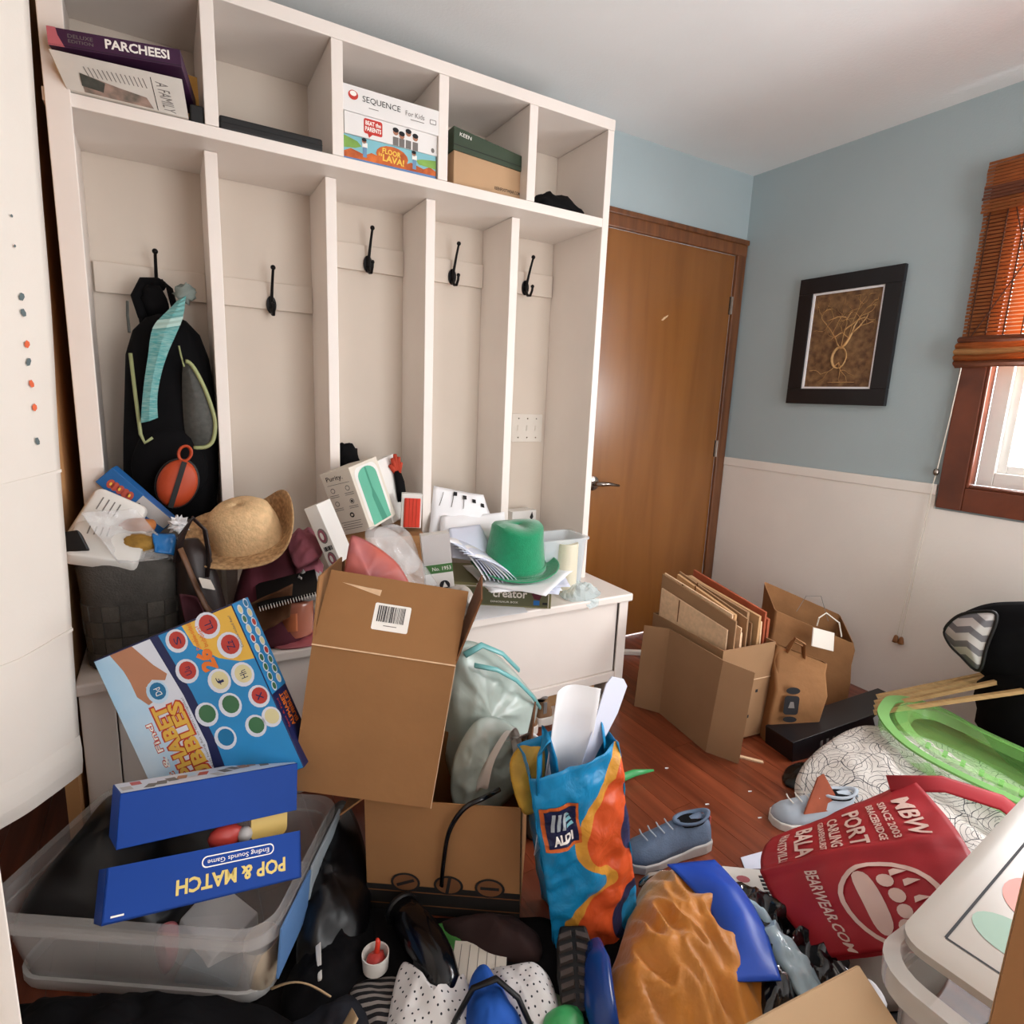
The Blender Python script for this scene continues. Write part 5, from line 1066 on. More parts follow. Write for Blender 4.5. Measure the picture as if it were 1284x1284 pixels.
def doodle():
    m, nt, b = base('doodle_cloth', '#cfc9c2', .85); co = N(nt, 'ShaderNodeTexCoord')
    nz = N(nt, 'ShaderNodeTexNoise'); nz.inputs['Scale'].default_value = 9; nt.links.new(co.outputs['UV'], nz.inputs['Vector'])
    ad = N(nt, 'ShaderNodeVectorMath', operation='MULTIPLY_ADD'); ad.inputs[1].default_value = (.05, .05, 0); nt.links.new(nz.outputs['Color'], ad.inputs[0]); nt.links.new(co.outputs['UV'], ad.inputs[2])
    prev = None
    for sc_, fr_, w_ in ((9, 24, .16), (24, 8, .07)):
        vo = N(nt, 'ShaderNodeTexVoronoi'); vo.voronoi_dimensions = '2D'; vo.inputs['Scale'].default_value = sc_; nt.links.new(ad.outputs[0], vo.inputs['Vector'])
        ml = N(nt, 'ShaderNodeMath', operation='MULTIPLY'); ml.inputs[1].default_value = fr_; nt.links.new(vo.outputs['Distance'], ml.inputs[0])
        sn = N(nt, 'ShaderNodeMath', operation='SINE'); nt.links.new(ml.outputs[0], sn.inputs[0]); ab_ = N(nt, 'ShaderNodeMath', operation='ABSOLUTE'); nt.links.new(sn.outputs[0], ab_.inputs[0])
        lt = N(nt, 'ShaderNodeMath', operation='LESS_THAN'); lt.inputs[1].default_value = w_; nt.links.new(ab_.outputs[0], lt.inputs[0])
        if prev: mm = N(nt, 'ShaderNodeMath', operation='MAXIMUM'); nt.links.new(prev.outputs[0], mm.inputs[0]); nt.links.new(lt.outputs[0], mm.inputs[1]); prev = mm
        else: prev = lt
    ve = N(nt, 'ShaderNodeTexVoronoi', feature='DISTANCE_TO_EDGE'); ve.voronoi_dimensions = '2D'; ve.inputs['Scale'].default_value = 13; nt.links.new(ad.outputs[0], ve.inputs['Vector'])
    lt = N(nt, 'ShaderNodeMath', operation='LESS_THAN'); lt.inputs[1].default_value = .014; nt.links.new(ve.outputs['Distance'], lt.inputs[0])
    mm = N(nt, 'ShaderNodeMath', operation='MAXIMUM'); nt.links.new(prev.outputs[0], mm.inputs[0]); nt.links.new(lt.outputs[0], mm.inputs[1])
    mx = N(nt, 'ShaderNodeMix', data_type='RGBA'); mx.inputs[6].default_value = lin('#cfc9c2'); mx.inputs[7].default_value = lin('#33323a'); nt.links.new(mm.outputs[0], mx.inputs[0]); nt.links.new(mx.outputs[2], b.inputs['Base Color'])
doodle()
def stripes(name, a, b_, freq, ang=0., duty=.5, rough=.9):
    m, nt, b = base(name, a, rough); co = N(nt, 'ShaderNodeTexCoord'); mp = N(nt, 'ShaderNodeMapping'); mp.inputs['Rotation'].default_value = (0, 0, ang); nt.links.new(co.outputs['UV'], mp.inputs[0])
    sp = N(nt, 'ShaderNodeSeparateXYZ'); nt.links.new(mp.outputs[0], sp.inputs[0]); ml = N(nt, 'ShaderNodeMath', operation='MULTIPLY'); ml.inputs[1].default_value = freq; nt.links.new(sp.outputs[1], ml.inputs[0])
    fr_ = N(nt, 'ShaderNodeMath', operation='FRACT'); nt.links.new(ml.outputs[0], fr_.inputs[0]); lt = N(nt, 'ShaderNodeMath', operation='LESS_THAN'); lt.inputs[1].default_value = duty; nt.links.new(fr_.outputs[0], lt.inputs[0])
    mx = N(nt, 'ShaderNodeMix', data_type='RGBA'); mx.inputs[6].default_value = lin(a); mx.inputs[7].default_value = lin(b_); nt.links.new(lt.outputs[0], mx.inputs[0]); nt.links.new(mx.outputs[2], b.inputs['Base Color'])
stripes('striped_cloth', '#121014', '#8e8680', 62, .5, .45)
M('royal_cloth', '#1450a8', .8, var=.15, vs=14); M('green_plastic', '#3fa05c', .35, var=.1); M('paper_green', '#3c7a34', .7, var=.15, vs=20)
def heap(name, mat, label, cat, pts, h, **kw): return tag(mound(pts, h, **kw).obj(name, mat, smooth=True), label, cat)
heap('black_coat', 'black_cloth', 'black coat heaped on the floor in front of the storage tub', 'clothing', [(-3.14, -.98, .03), (-2.90, -1.085, .05), (-2.73, -1.18, .05), (-2.58, -1.27, .02), (-2.56, -1.36, .01), (-2.72, -1.40, .01), (-2.95, -1.32, .01), (-3.15, -1.15, .01)], .07, rings=16, seg=80, wr=.06, freq=9, floor=.001)
tag(pillow([(-2.54, -1.19, .03), (-2.50, -1.05, .10), (-2.43, -.92, .16), (-2.36, -.86, .16), (-2.335, -.95, .10), (-2.36, -1.10, .04), (-2.42, -1.20, .02)], (-.3, -.5, .8), .06, .05, 12, 60, .03, 12, 5).obj('black_bag', 'bin_bag', smooth=True), 'black bin bag squeezed between the storage tub and the printed carton', 'bag')
heap('black_trousers', 'black_cloth', 'black trousers bunched between the tub and the printed carton', 'clothing', [(-2.56, -1.17, .01), (-2.43, -1.05, .01), (-2.36, -1.12, .01), (-2.40, -1.22, .01), (-2.50, -1.28, .01), (-2.58, -1.26, .01)], .055, wr=.03, freq=12, seed=3, floor=.001)
heap('navy_cloth', M('navy_cloth', '#14161f', .9, var=.2), 'dark navy garment lying below the small cup', 'clothing', [(-2.60, -1.29, .006), (-2.48, -1.25, .006), (-2.42, -1.33, .006), (-2.46, -1.42, .006), (-2.60, -1.42, .006)], .03, wr=.02, freq=14, seed=6, floor=.001)
M('tan_lining', '#a48a68', .8, var=.1)
tag(MB().grid(lambda u, v: V((-2.60 + .10 * u, -1.235 - .07 * u + .03 * v, .07 + .025 * math.sin(u * 3.14) - .03 * v)), 12, 5).obj('collar_flap', 'tan_lining', smooth=True, solid=.003), 'tan edged collar flap curling out of the black coat', 'clothing')
tag(MB().grid(lambda u, v: V((-2.585 + .12 * u, -1.33 - .03 * math.sin(u * 3.14) - .04 * v, .05 + .02 * v - .015 * math.sin(u * 3.14))), 14, 5).obj('cap_visor', 'tan_lining', smooth=True, solid=.004), 'curved tan cap visor on the dark navy garment', 'cap')
tag(MB().hexa([(-2.50, -1.155, .065), (-2.49, -1.16, .07), (-2.508, -1.255, .06), (-2.515, -1.25, .055), (-2.50, -1.15, .075), (-2.488, -1.155, .08), (-2.506, -1.255, .066), (-2.514, -1.25, .064)]).obj('shoe_horn', 'rubber_white', bevel=.002), 'narrow white plastic shoe horn on the black trousers', 'shoe horn')
cp = thing('candle_cup', 'small white cup with something bright red inside on the striped shirt', 'cup', (-2.392, -1.245, .02))
MB().lathe([(.022, 0), (.027, .004), (.029, .04), (.027, .04), (.025, .01), (.001, .008)], 28).obj('cup', 'rubber_white', cp, smooth=True, auto=40)
MB().ball((0, 0, .024), .02, 14, 8, (1, 1, .6), .3, 2).obj('red_wax', 'bub_red', cp, smooth=True); MB().tube([(.004, .004, .03), (.008, .008, .055), (.006, .006, .066)], [.006, .006, .004], 8).obj('red_stick', 'red_pack', cp, smooth=True)
heap('striped_shirt', 'striped_cloth', 'black and grey striped shirt on the floor', 'clothing', [(-2.44, -1.25, .006), (-2.35, -1.27, .006), (-2.33, -1.36, .006), (-2.36, -1.45, .006), (-2.46, -1.43, .006), (-2.46, -1.32, .006)], .018, wr=.012, freq=14, floor=.001)
bo = thing('rubber_boot', 'glossy black rubber boot lying between striped and dotted shirts', 'boot', (-2.28, -1.30, 0))
MB().tube([(-2.30, -1.16, .05), (-2.295, -1.21, .055), (-2.288, -1.27, .055), (-2.283, -1.32, .05), (-2.285, -1.37, .043), (-2.295, -1.40, .035)], [.035, .042, .045, .043, .036, .014], 16, flat=1.0).obj('boot_shaft', 'black_gloss', bo, world=True, smooth=True)
MB().tube([(-2.302, -1.15, .05), (-2.301, -1.16, .05)], .040, 16).obj('boot_cuff', 'black', bo, world=True, smooth=True)
heap('dotted_shirt', 'dotted_cloth', 'white shirt with small dark triangle print spread out left of the blue cloth', 'clothing', [(-2.345, -1.29, .055), (-2.31, -1.345, .03), (-2.27, -1.40, .03), (-2.245, -1.375, .06), (-2.25, -1.44, .03), (-2.31, -1.50, .02), (-2.43, -1.44, .01), (-2.40, -1.36, .03)], .03, wr=.02, freq=13, floor=.001)
heap('dotted_shirt', 'dotted_cloth', 'white shirt with small dark triangle print lying right of the blue cloth', 'clothing', [(-2.19, -1.375, .03), (-2.13, -1.385, .03), (-2.08, -1.415, .03), (-2.075, -1.47, .02), (-2.12, -1.55, .01), (-2.22, -1.53, .01), (-2.23, -1.44, .02)], .035, wr=.02, freq=13, seed=4, floor=.001)
heap('blue_cloth', 'royal_cloth', 'royal blue cloth bundle tied with a black strap between the dotted shirts', 'clothing', [(-2.235, -1.39, .05), (-2.20, -1.385, .06), (-2.18, -1.45, .04), (-2.185, -1.53, .03), (-2.27, -1.55, .02), (-2.28, -1.46, .03)], .06, wr=.02, freq=16, seed=2, floor=.001)
tag(MB().tube([(-2.30, -1.455, .06), (-2.26, -1.45, .11), (-2.215, -1.462, .12), (-2.18, -1.49, .085), (-2.17, -1.53, .05)], .014, 8, flat=.4).obj('strap', 'black', smooth=True), 'black webbing strap wrapped over the royal blue cloth', 'strap')
tag(MB().grid(sheet((-2.27, -1.18, .012), (-2.19, -1.22, .02), (-2.205, -1.305, .018), (-2.24, -1.275, .012), wr=.008, freq=18), 8, 8).obj('green_flyer', 'paper_green', solid=.0008), 'green printed flyer sticking out from under the printed carton', 'flyer')
nbk = thing('notebook_page', 'cream ruled notebook page on the floor beside the green flyer', 'paper', flat_on((-2.185, -1.335, .012), -32))
MB().box(-.06, .06, -.05, .05, 0, .004).obj('page', 'pale_card', nbk)
for k in range(5): MB().box(-.045 + .02 * k, -.0435 + .02 * k, -.042, .042, .004, .0046).obj('ruled_line', 'ink_grey', nbk)
heap('brown_jacket', M('brown_jacket', '#2c1714', .85, var=.25), 'dark brown jacket on the floor in front of the printed carton', 'clothing', [(-2.22, -1.20, .01), (-2.08, -1.25, .01), (-2.03, -1.33, .01), (-2.07, -1.39, .01), (-2.17, -1.31, .01)], .04, wr=.025, freq=12, seed=8, floor=.001)
# boot sole with lugs
sb2 = thing('hiking_boot', 'overturned hiking boot showing its lugged sole below the blue carrier bag', 'boot', frame((-2.02, -1.465, .055), (.72, -.45, .1), (.45, .8, .25)))
MB().loft([[V((w * c_, y, z)) for c_, z in ((-1, 0), (1, 0), (.9, -.045), (-.9, -.045))] for y, w in ((-.085, .02), (-.07, .036), (-.02, .042), (.04, .04), (.08, .03))]).obj('boot_body', 'black', sb2, bevel=.006)
M('sole_grey', '#453b37', .8, var=.2)
for r_ in range(6):
    for s in (-1, 1): MB().hexa([(s * .004, -.068 + r_ * .024, 0), (s * .034, -.076 + r_ * .024, 0), (s * .034, -.062 + r_ * .024, 0), (s * .004, -.054 + r_ * .024, 0), (s * .006, -.066 + r_ * .024, .008), (s * .032, -.074 + r_ * .024, .008), (s * .032, -.064 + r_ * .024, .008), (s * .006, -.056 + r_ * .024, .008)]).obj('lug', 'sole_grey', sb2)
tag(MB().ball((-2.105, -1.545, .03), .036, 18, 12, (1.3, 1, .8), .12, 4).obj('green_toy', 'green_plastic', smooth=True), 'rounded bright green plastic toy beside the dotted shirt', 'toy')
tag(MB().tube([(-1.965, -1.455, .07), (-1.99, -1.50, .075), (-2.03, -1.56, .065), (-2.05, -1.61, .05)], [.02, .032, .036, .03], 14, flat=.6).obj('blue_helmet_pad', M('navy_gloss', '#143a7c', .25, var=.1), smooth=True), 'glossy dark blue padded strip between the boot and the orange shirt', 'pad')
heap('green_mat', M('green_grey', '#76876c', .9, var=.25, vs=30), 'faded grey green cloth on the floor under the green toy', 'clothing', [(-2.13, -1.46, .004), (-2.07, -1.46, .004), (-2.04, -1.54, .004), (-2.09, -1.62, .004), (-2.17, -1.58, .004)], .012, wr=.008, freq=20, floor=.001)
heap('floor_shade_sheet', M('floor_shade_sheet', '#120f10', .95, var=.25, vs=12, spec=.2), 'dark sheet added to darken the floor beneath the heap of clothes', 'blanket', [(-2.66, -1.24, .003), (-2.52, -1.02, .003), (-2.36, -.98, .003), (-2.25, -1.15, .003), (-2.05, -1.26, .003), (-1.97, -1.32, .003), (-1.95, -1.50, .003), (-2.05, -1.72, .003), (-2.35, -1.66, .003), (-2.62, -1.50, .003)], .006, wr=.006, freq=10, floor=.001)  # dark sheet added to deepen the darkness in the gaps of the heap
# ================================================================== right side: cartons and paper bags by the door
M('kraft_grey', '#93704f', .85, var=.06, vs=6); M('rust_print', '#9a4a2c', .7, var=.2, vs=14); M('kraft_bag', '#8a5f38', .8, var=.12, vs=10, bump=.25, bs=25)
fc = thing('carton', 'brown carton packed with flattened boxes by the door', 'box', frame((-.883, -.779, .2), (-.099, -.989, 0), (0, 0, 1))); sz = (.406, .396, .258)
open_box(fc, .406, .375, .258, 'kraft_grey'); f = fmat('right', (.406, .375, .258))
flat(fc, 'tape_line', rect(0, .05, .25, .004), 'cardboard_edge', f, z=.001)
for x0, y0, w, h in ((-.05, -.11, .012, .05), (.02, -.10, .03, .012), (-.08, -.02, .01, .012), (.06, .0, .012, .012), (-.1, .06, .008, .01)): flat(fc, 'printed_mark', rect(x0, y0, w, h), 'ink', f, z=.001)
cpn = thing('cut_carton', 'cut cardboard panel with folded wings standing in front of the packed carton', 'cardboard', (-1.05, -.84, 0))
def wing(n, a, b, z0, z1, dz=0.): MB().hexa([(a[0], a[1], z0), (b[0], b[1], z0), (b[0] + .004, b[1] + .004, z0), (a[0] + .004, a[1] + .004, z0), (a[2], a[3], z1), (b[2], b[3], z1 + dz), (b[2] + .004, b[3] + .004, z1 + dz), (a[2] + .004, a[3] + .004, z1)]).obj(n, 'kraft_grey', cpn, world=True)
wing('wing', (-1.09, -.602, -1.082, -.612), (-1.034, -.692, -1.034, -.706), .003, .362, .012); wing('panel', (-1.034, -.692, -1.034, -.706), (-1.075, -.975, -1.068, -1.0), .003, .374, -.002); wing('wing', (-1.075, -.975, -1.068, -1.0), (-1.023, -1.08, -1.016, -1.094), .003, .372, -.016)
rb = random.Random(21); x = -.995; k = 0
while x < -.775:
    th = rb.choice((.005, .007, .010, .013)); y0 = -.595 + rb.uniform(-.02, .02); y1 = -.945 + rb.uniform(-.03, .03) if k < 12 else -.96; zt = .545 + rb.uniform(-.035, .02) - (.02 if k == 0 else 0); zr = zt - .07 + rb.uniform(-.02, .02)
    m = 'rust_print' if x > -.80 else rb.choice(('cardboard_pale', 'kraft_grey', 'cardboard_pale', 'cardboard_edge'))
    t = thing('flattened_box', 'one of the flattened boxes packed upright in the carton by the door', 'cardboard', (x, -.77, .02), 'flattened boxes in the carton')
    ty = rb.uniform(-.008, .008)
    MB().hexa([(x, y0, .03), (x, y1, .03), (x + th, y1, .03), (x + th, y0, .03), (x + ty, y0, zt), (x + ty, y1 + .01, zr), (x + th + ty, y1 + .01, zr), (x + th + ty, y0, zt)]).obj('board', m, t, world=True)
    if k % 2 == 0: MB().hexa([(x + ty - .0012, y0 - .1, zt - .11), (x + ty - .0012, y0 - .104, zt - .11), (x + ty, y0 - .104, zt - .11), (x + ty, y0 - .1, zt - .11), (x + ty - .0012, y0 - .1, zt - .018), (x + ty - .0012, y0 - .106, zt - .02), (x + ty, y0 - .106, zt - .02), (x + ty, y0 - .1, zt - .018)]).obj('fold_slit', 'kraft_dark', t, world=True)
    x += th + rb.uniform(.003, .008); k += 1
def paper_bag(t, c, ux, w, d, h, lean, mat, seed, top=1.0, open_=.9, tip=0.):
    ux = V(ux).normalized(); un = V((ux.y, -ux.x, 0)); c = V(c); rg = []; n = 40
    prof = [(0, .92), (.002, 1.), (.3, 1.), (.6, 1.02), (.85, 1.02), (1., 1.0)]
    def ring(fz, s, ins=0.):
        out = []
        for x, y in rrect(w * s - ins, d * s * (1 if fz < .8 else open_) - ins, .012, 9):
            p = c + ux * x + un * y + V(lean) * fz + V((0, 0, h * fz)) + V((0, 0, top * x / w * .0))
            p += (ux * noise.noise(p * 11 + V((seed, 0, 0))) + un * noise.noise(p * 11 + V((0, seed, 3)))) * .012 * min(1, fz * 3); p.z += .02 * noise.noise(p * 6) * fz - top * fz * fz * x - tip * fz * fz * y; out.append(p)
        return out
    rg = [ring(a, b) for a, b in prof] + [ring(1., 1., .006), ring(.5, 1., .01), ring(.12, 1., .01)]
    return MB().loft(rg, cap0=True, cap1=True).obj('bag_body', mat, t, world=True, smooth=True, auto=35)
b2 = thing('paper_bag', 'open brown paper bag with string handles slumped against the wall', 'bag', (-.33, -.83, 0))
paper_bag(b2, (-.33, -.84, .002), (.80, -.60, 0), .34, .17, .37, (.01, .02, 0), 'kraft_bag', 3, .38, 1.0, .45)
MB().tube([(-.42, -.93, .37), (-.43, -.94, .41), (-.40, -.95, .43), (-.35, -.98, .39), (-.335, -.99, .33)], .003, 6).obj('handle', 'cord', b2, world=True); MB().tube([(-.37, -.80, .38), (-.33, -.81, .45), (-.27, -.84, .45), (-.24, -.87, .34)], .0012, 6).obj('handle', 'ink_grey', b2, world=True)
MB().hexa([(-.475, -.955, .30), (-.395, -1.0, .28), (-.395, -.996, .28), (-.475, -.951, .30), (-.465, -.945, .375), (-.39, -.99, .355), (-.39, -.986, .355), (-.465, -.941, .375)]).obj('paper_label', 'cream', b2, world=True)
b1 = thing('paper_bag', 'crumpled brown paper bag with black print standing beside the packed carton', 'bag', (-.70, -1.03, 0))
A = V((-.70, -1.03, .003)); paper_bag(b1, A, (.85, -.50, 0), .20, .12, .34, (.02, -.01, 0), 'kraft_bag', 8, .35, .35)
un = V((-.507, -.862, 0)); uxx = V((.862, -.507, 0))
bm_ = frame(A + V((.005, -.005, .165)) + un * .072 - uxx * .035, uxx, V((.05, 0, 1)))
for n_, pl, z in (('logo_print', rrect(.055, .075, .012), .0), ('logo_print', ell(.0, .058, .026, .014, 16), .001), ('logo_print', ell(0, -.056, .026, .012, 16), .001)):
    mb = MB().poly([bm_ @ V((x, y, .004 + z)) for x, y in pl]); mb.obj(n_, 'ink', b1, world=True)
MB().poly([bm_ @ V((x, y, .006)) for x, y in ((-.012, -.01), (.012, -.01), (.006, .015), (-.006, .015))]).obj('logo_print', 'ink_grey', b1, world=True)
MB().tube([A + V((-.05, 0, .35)), A + V((-.03, -.01, .41)), A + V((.0, -.03, .39)), A + V((.01, -.03, .33))], .012, 6, flat=.3).obj('handle', 'kraft_bag', b1, world=True)
MB().tube([A + V((-.02, .03, .34)), A + V((.0, .02, .38)), A + V((.04, -.0, .36)), A + V((.05, -.01, .29))], .012, 6, flat=.3).obj('handle', 'kraft_bag', b1, world=True)
tag(MB().hexa([(-.97, -.08, .001), (-.60, -.30, .001), (-.585, -.275, .001), (-.955, -.055, .001), (-.97, -.08, .022), (-.60, -.30, .022), (-.585, -.275, .022), (-.955, -.055, .022)]).obj('white_strip', 'white_paint', bevel=.002), 'white painted wooden strip lying on the floor in front of the door', 'wood')
tag(MB().tube([(-1.62, -1.02, .02), (-1.50, -.975, .022), (-1.42, -.975, .024), (-1.355, -1.0, .03)], [.012, .014, .012, .003], 10, flat=.5).obj('toy_band', 'green_plastic', smooth=True), 'curved bright green plastic band on the floor beside the blue carrier bag', 'toy')
for k, (x, y) in enumerate(((-1.28, -.98), (-1.12, -1.20), (-1.20, -1.30), (-1.3, -1.18), (-.94, -1.22))): tag(MB().hexa([(x, y, .0004), (x + .012, y - .004, .0004), (x + .013, y, .0004), (x + .002, y + .004, .0004), (x, y, .002), (x + .012, y - .004, .003), (x + .013, y, .002), (x + .002, y + .004, .002)]).obj('paper_scrap', 'paper_white'), 'tiny scrap of white paper on the bare wooden floor', 'paper', 'paper scraps on the floor')
tag(MB().hexa([(-1.03, -1.0, .0005), (-.94, -1.12, .0005), (-.93, -1.11, .0005), (-1.02, -.99, .0005), (-1.03, -1.0, .006), (-.94, -1.12, .006), (-.93, -1.11, .006), (-1.02, -.99, .006)]).obj('cardboard_strip', 'cardboard_edge'), 'thin torn cardboard strip on the floor under the cut panel', 'cardboard')

# ================================================================== right side: black box, sticks, printed cloth, green case, black seat
sz = (.60, .085, .13); kb = solid_box('flat_box', 'long flat black box with faint grey print beside the paper bags', 'box', frame((-.53, -1.135, .062), (.985, -.14, .10), (-.1, .05, 1)), sz, 'frame_black'); f = fmat('front', sz)
for x0 in (-.16, -.13, -.10): flat(kb, 'small_print', rect(x0, .0, .012, .022), 'ink_grey', f)
flat(kb, 'small_print', ell(-.065, .0, .012, .012, 14), 'ink_grey', f); flat(kb, 'white_sticker', rect(.14, .0, .05, .08, 20), 'grey_print', f, z=.001)
tag(mound([(-.98, -1.24, .004), (-.90, -1.18, .004), (-.82, -1.19, .004), (-.80, -1.28, .004), (-.90, -1.33, .004)], .025, wr=.03, freq=20, seed=3, floor=.001).obj('plastic_wrap', 'bin_bag', smooth=True), 'crumpled black plastic wrap at the end of the flat black box', 'wrapper')
M('stick_wood', '#b08f5e', .6, var=.15, vs=8, stretch=(2, 2, 20))
for k, (p, q, n_) in enumerate((((-.52, -1.25, .165), (-.26, -1.68, .42), 'one of the pale wooden slats lying aslant over the green plastic case'), ((-.47, -1.225, .16), (-.20, -1.62, .43), None), ((-.42, -1.20, .155), (-.16, -1.50, .36), None), ((-.35, -1.17, .15), (-.10, -1.45, .33), None))):
    d = (V(q) - V(p)).normalized(); tag(MB().tube([V(p), V(q)], .011, 4, flat=.45).obj('wood_slat', 'stick_wood'), 'one of the pale wooden slats lying aslant over the green plastic case', 'slat', 'wooden slats')
heap('printed_cloth', 'doodle_cloth', 'white cloth with black doodle flower print spread under the red bag', 'cloth', [(-1.06, -1.36, .01), (-.98, -1.27, .05), (-.80, -1.24, .10), (-.58, -1.26, .13), (-.45, -1.45, .13), (-.50, -1.75, .12), (-.75, -1.95, .08), (-1.0, -1.85, .05), (-1.12, -1.60, .01)], .06, rings=16, seg=90, wr=.03, freq=7, seed=2, floor=.001)
film('green_clear', '#8fd070', .6, .12); M('green_rim', '#93c97a', .2, var=.05, transl=.35)
gc = thing('plastic_case', 'translucent bright green curved plastic case lying on the printed cloth', 'case', (-.55, -1.55, .15))
edge = [(-.50, -1.27), (-.60, -1.31), (-.69, -1.40), (-.74, -1.50), (-.755, -1.62), (-.75, -1.73), (-.74, -1.86), (-.70, -1.98), (-.55, -2.02), (-.45, -1.95), (-.41, -1.80), (-.40, -1.65), (-.385, -1.52), (-.35, -1.40), (-.37, -1.30), (-.43, -1.26)]
def gr(s, z): 
    b = cat_rom([(x, y, 0) for x, y in edge], 72); c = sum(b, V()) / 72; return [V((c.x + (p.x - c.x) * s, c.y + (p.y - c.y) * s, z + .05 * (p.y + 1.5) * -.2)) for p in b]
MB().loft([gr(.96, .155), gr(1., .165), gr(1., .205), gr(.97, .21)], cap0=True, cap1=False).obj('shell', 'green_clear', gc, world=True, smooth=True, auto=50)
MB().loft([gr(1.0, .203), gr(1.03, .206), gr(1.03, .213), gr(.90, .215), (gr(.90, .209)), gr(.97, .205)], cap=False, closed=True).obj('rim', 'green_rim', gc, world=True, smooth=True, auto=50)
MB().loft([gr(.86, .213), gr(.84, .222), gr(.70, .222), gr(.68, .19)], cap0=False, cap1=False).obj('inner_lip', 'green_clear', gc, world=True, smooth=True, auto=50)
for k in range(7): MB().hexa([(-.70 - .004 * k, -1.50 - .05 * k, .217), (-.665 - .004 * k, -1.49 - .05 * k, .217), (-.665 - .004 * k, -1.502 - .05 * k, .217), (-.70 - .004 * k, -1.512 - .05 * k, .217), (-.70 - .004 * k, -1.50 - .05 * k, .223), (-.665 - .004 * k, -1.49 - .05 * k, .223), (-.665 - .004 * k, -1.502 - .05 * k, .223), (-.70 - .004 * k, -1.512 - .05 * k, .223)]).obj('ridge', 'green_rim', gc, world=True)
def chevron():
    m, nt, b = base('chevron', '#c9c5c4', .85); uv = N(nt, 'ShaderNodeUVMap'); sp = N(nt, 'ShaderNodeSeparateXYZ'); nt.links.new(uv.outputs[0], sp.inputs[0])
    pp = N(nt, 'ShaderNodeMath', operation='PINGPONG'); pp.inputs[1].default_value = .25; nt.links.new(sp.outputs[0], pp.inputs[0])
    ad = N(nt, 'ShaderNodeMath', operation='MULTIPLY_ADD'); ad.inputs[1].default_value = 1.9; nt.links.new(sp.outputs[1], ad.inputs[0]); nt.links.new(pp.outputs[0], ad.inputs[2])
    m2 = N(nt, 'ShaderNodeMath', operation='MULTIPLY'); m2.inputs[1].default_value = 1.4; nt.links.new(ad.outputs[0], m2.inputs[0]); fr_ = N(nt, 'ShaderNodeMath', operation='FRACT'); nt.links.new(m2.outputs[0], fr_.inputs[0])
    lt = N(nt, 'ShaderNodeMath', operation='LESS_THAN'); lt.inputs[1].default_value = .45; nt.links.new(fr_.outputs[0], lt.inputs[0])
    mx = N(nt, 'ShaderNodeMix', data_type='RGBA'); mx.inputs[6].default_value = lin('#cfcbc9'); mx.inputs[7].default_value = lin('#77757a'); nt.links.new(lt.outputs[0], mx.inputs[0]); nt.links.new(mx.outputs[2], b.inputs['Base Color'])
chevron()
st = thing('folding_seat', 'black padded folding seat with grey chevron lining against the wall', 'seat', (-.22, -1.62, .0))
pillow([(-.25, -1.33, .49), (-.25, -1.38, .57), (-.24, -1.48, .63), (-.22, -1.70, .68), (-.20, -1.9, .62), (-.20, -1.92, .40), (-.22, -1.7, .32), (-.24, -1.5, .33), (-.25, -1.38, .40)], (-1, .1, .2), .05, .06, 12, 60, .015, 8).obj('back_cushion', 'black_cloth', st, world=True, smooth=True)
MB().ball((-.19, -1.70, .26), .21, 24, 14, (.72, 1.3, 1.1), .12, 4).obj('seat_cushion', 'black_cloth', st, world=True, smooth=True)
cv = [(-.30, -1.335, .485), (-.305, -1.37, .55), (-.315, -1.43, .588), (-.325, -1.485, .595), (-.325, -1.475, .48), (-.32, -1.465, .385), (-.305, -1.40, .41), (-.30, -1.355, .44)]
cc = cat_rom(cv, 40); c0 = sum(cc, V()) / 40 + V((-.012, 0, 0)); mb = MB(); mb.add([c0] + cc, [(0, 1 + k, 1 + (k + 1) % 40) for k in range(40)])
for i, p in enumerate(mb.v): mb.uv[i] = ((p.y + 1.5) * 6, (p.z - .4) * 7)
mb.obj('chevron_lining', 'chevron', st, world=True, smooth=True, solid=.004)
MB().tube(cc, .006, 6, closed=True).obj('edge_piping', 'black', st, world=True, smooth=True)

# ================================================================== red tote bag
M('tote_red', '#a01c26', .5, var=.08, vs=5, bump=.05, bs=400); M('tote_print', '#d8b8ac', .5, var=.03)
rd = thing('tote_bag', 'red tote bag printed with town names and a white paw lying on the heap', 'bag', (-1.35, -1.65, .1))
R00, R10, R11, R01 = V((-1.54, -1.72, .07)), V((-1.45, -1.93, .27)), V((-1.06, -1.631, .30)), V((-1.365, -1.452, .11))
RM0, RM1 = V((-1.49, -1.55, .11)), V((-1.33, -1.88, .345))
rn = (RM1 - RM0).cross(R01 - R00).normalized()
def rf(x, y, z=0.):
    q = .5 + (y - .5) * 1.0
    def rw(a, b): return a * (1 - x) + b * x
    lo, mi, hi = rw(R00, R10), rw(RM0, RM1), rw(R01, R11)
    mi = mi * 2 - (lo + hi) * .5
    p = lo * (1 - y) ** 2 + mi * 2 * y * (1 - y) + hi * y * y
    if x < .3: p += (R00 - R10).normalized() * .02 * math.sin(math.pi * y) * (1 - x / .3)
    w = .035 * math.sin(math.pi * min(1, max(0, x))) * math.sin(math.pi * min(1, max(0, y))) + .012 * fbm(p * 7) + .012 * math.exp(-((y - .56 - .08 * x) / .035) ** 2)
    return p + rn * (w + z)
MB().grid(rf, 40, 40).obj('front_panel', 'tote_red', rd, world=True, smooth=True, solid=.002)
MB().grid(lambda u, v: rf(u, v) - rn * (.012 + .05 * math.sin(math.pi * u) * math.sin(math.pi * v)), 20, 20).obj('back_panel', 'tote_red', rd, world=True, smooth=True, solid=.002)
invr = rd.matrix_world.inverted()
def rp2(z): return lambda x, y, q: invr @ rf(x, y, z)
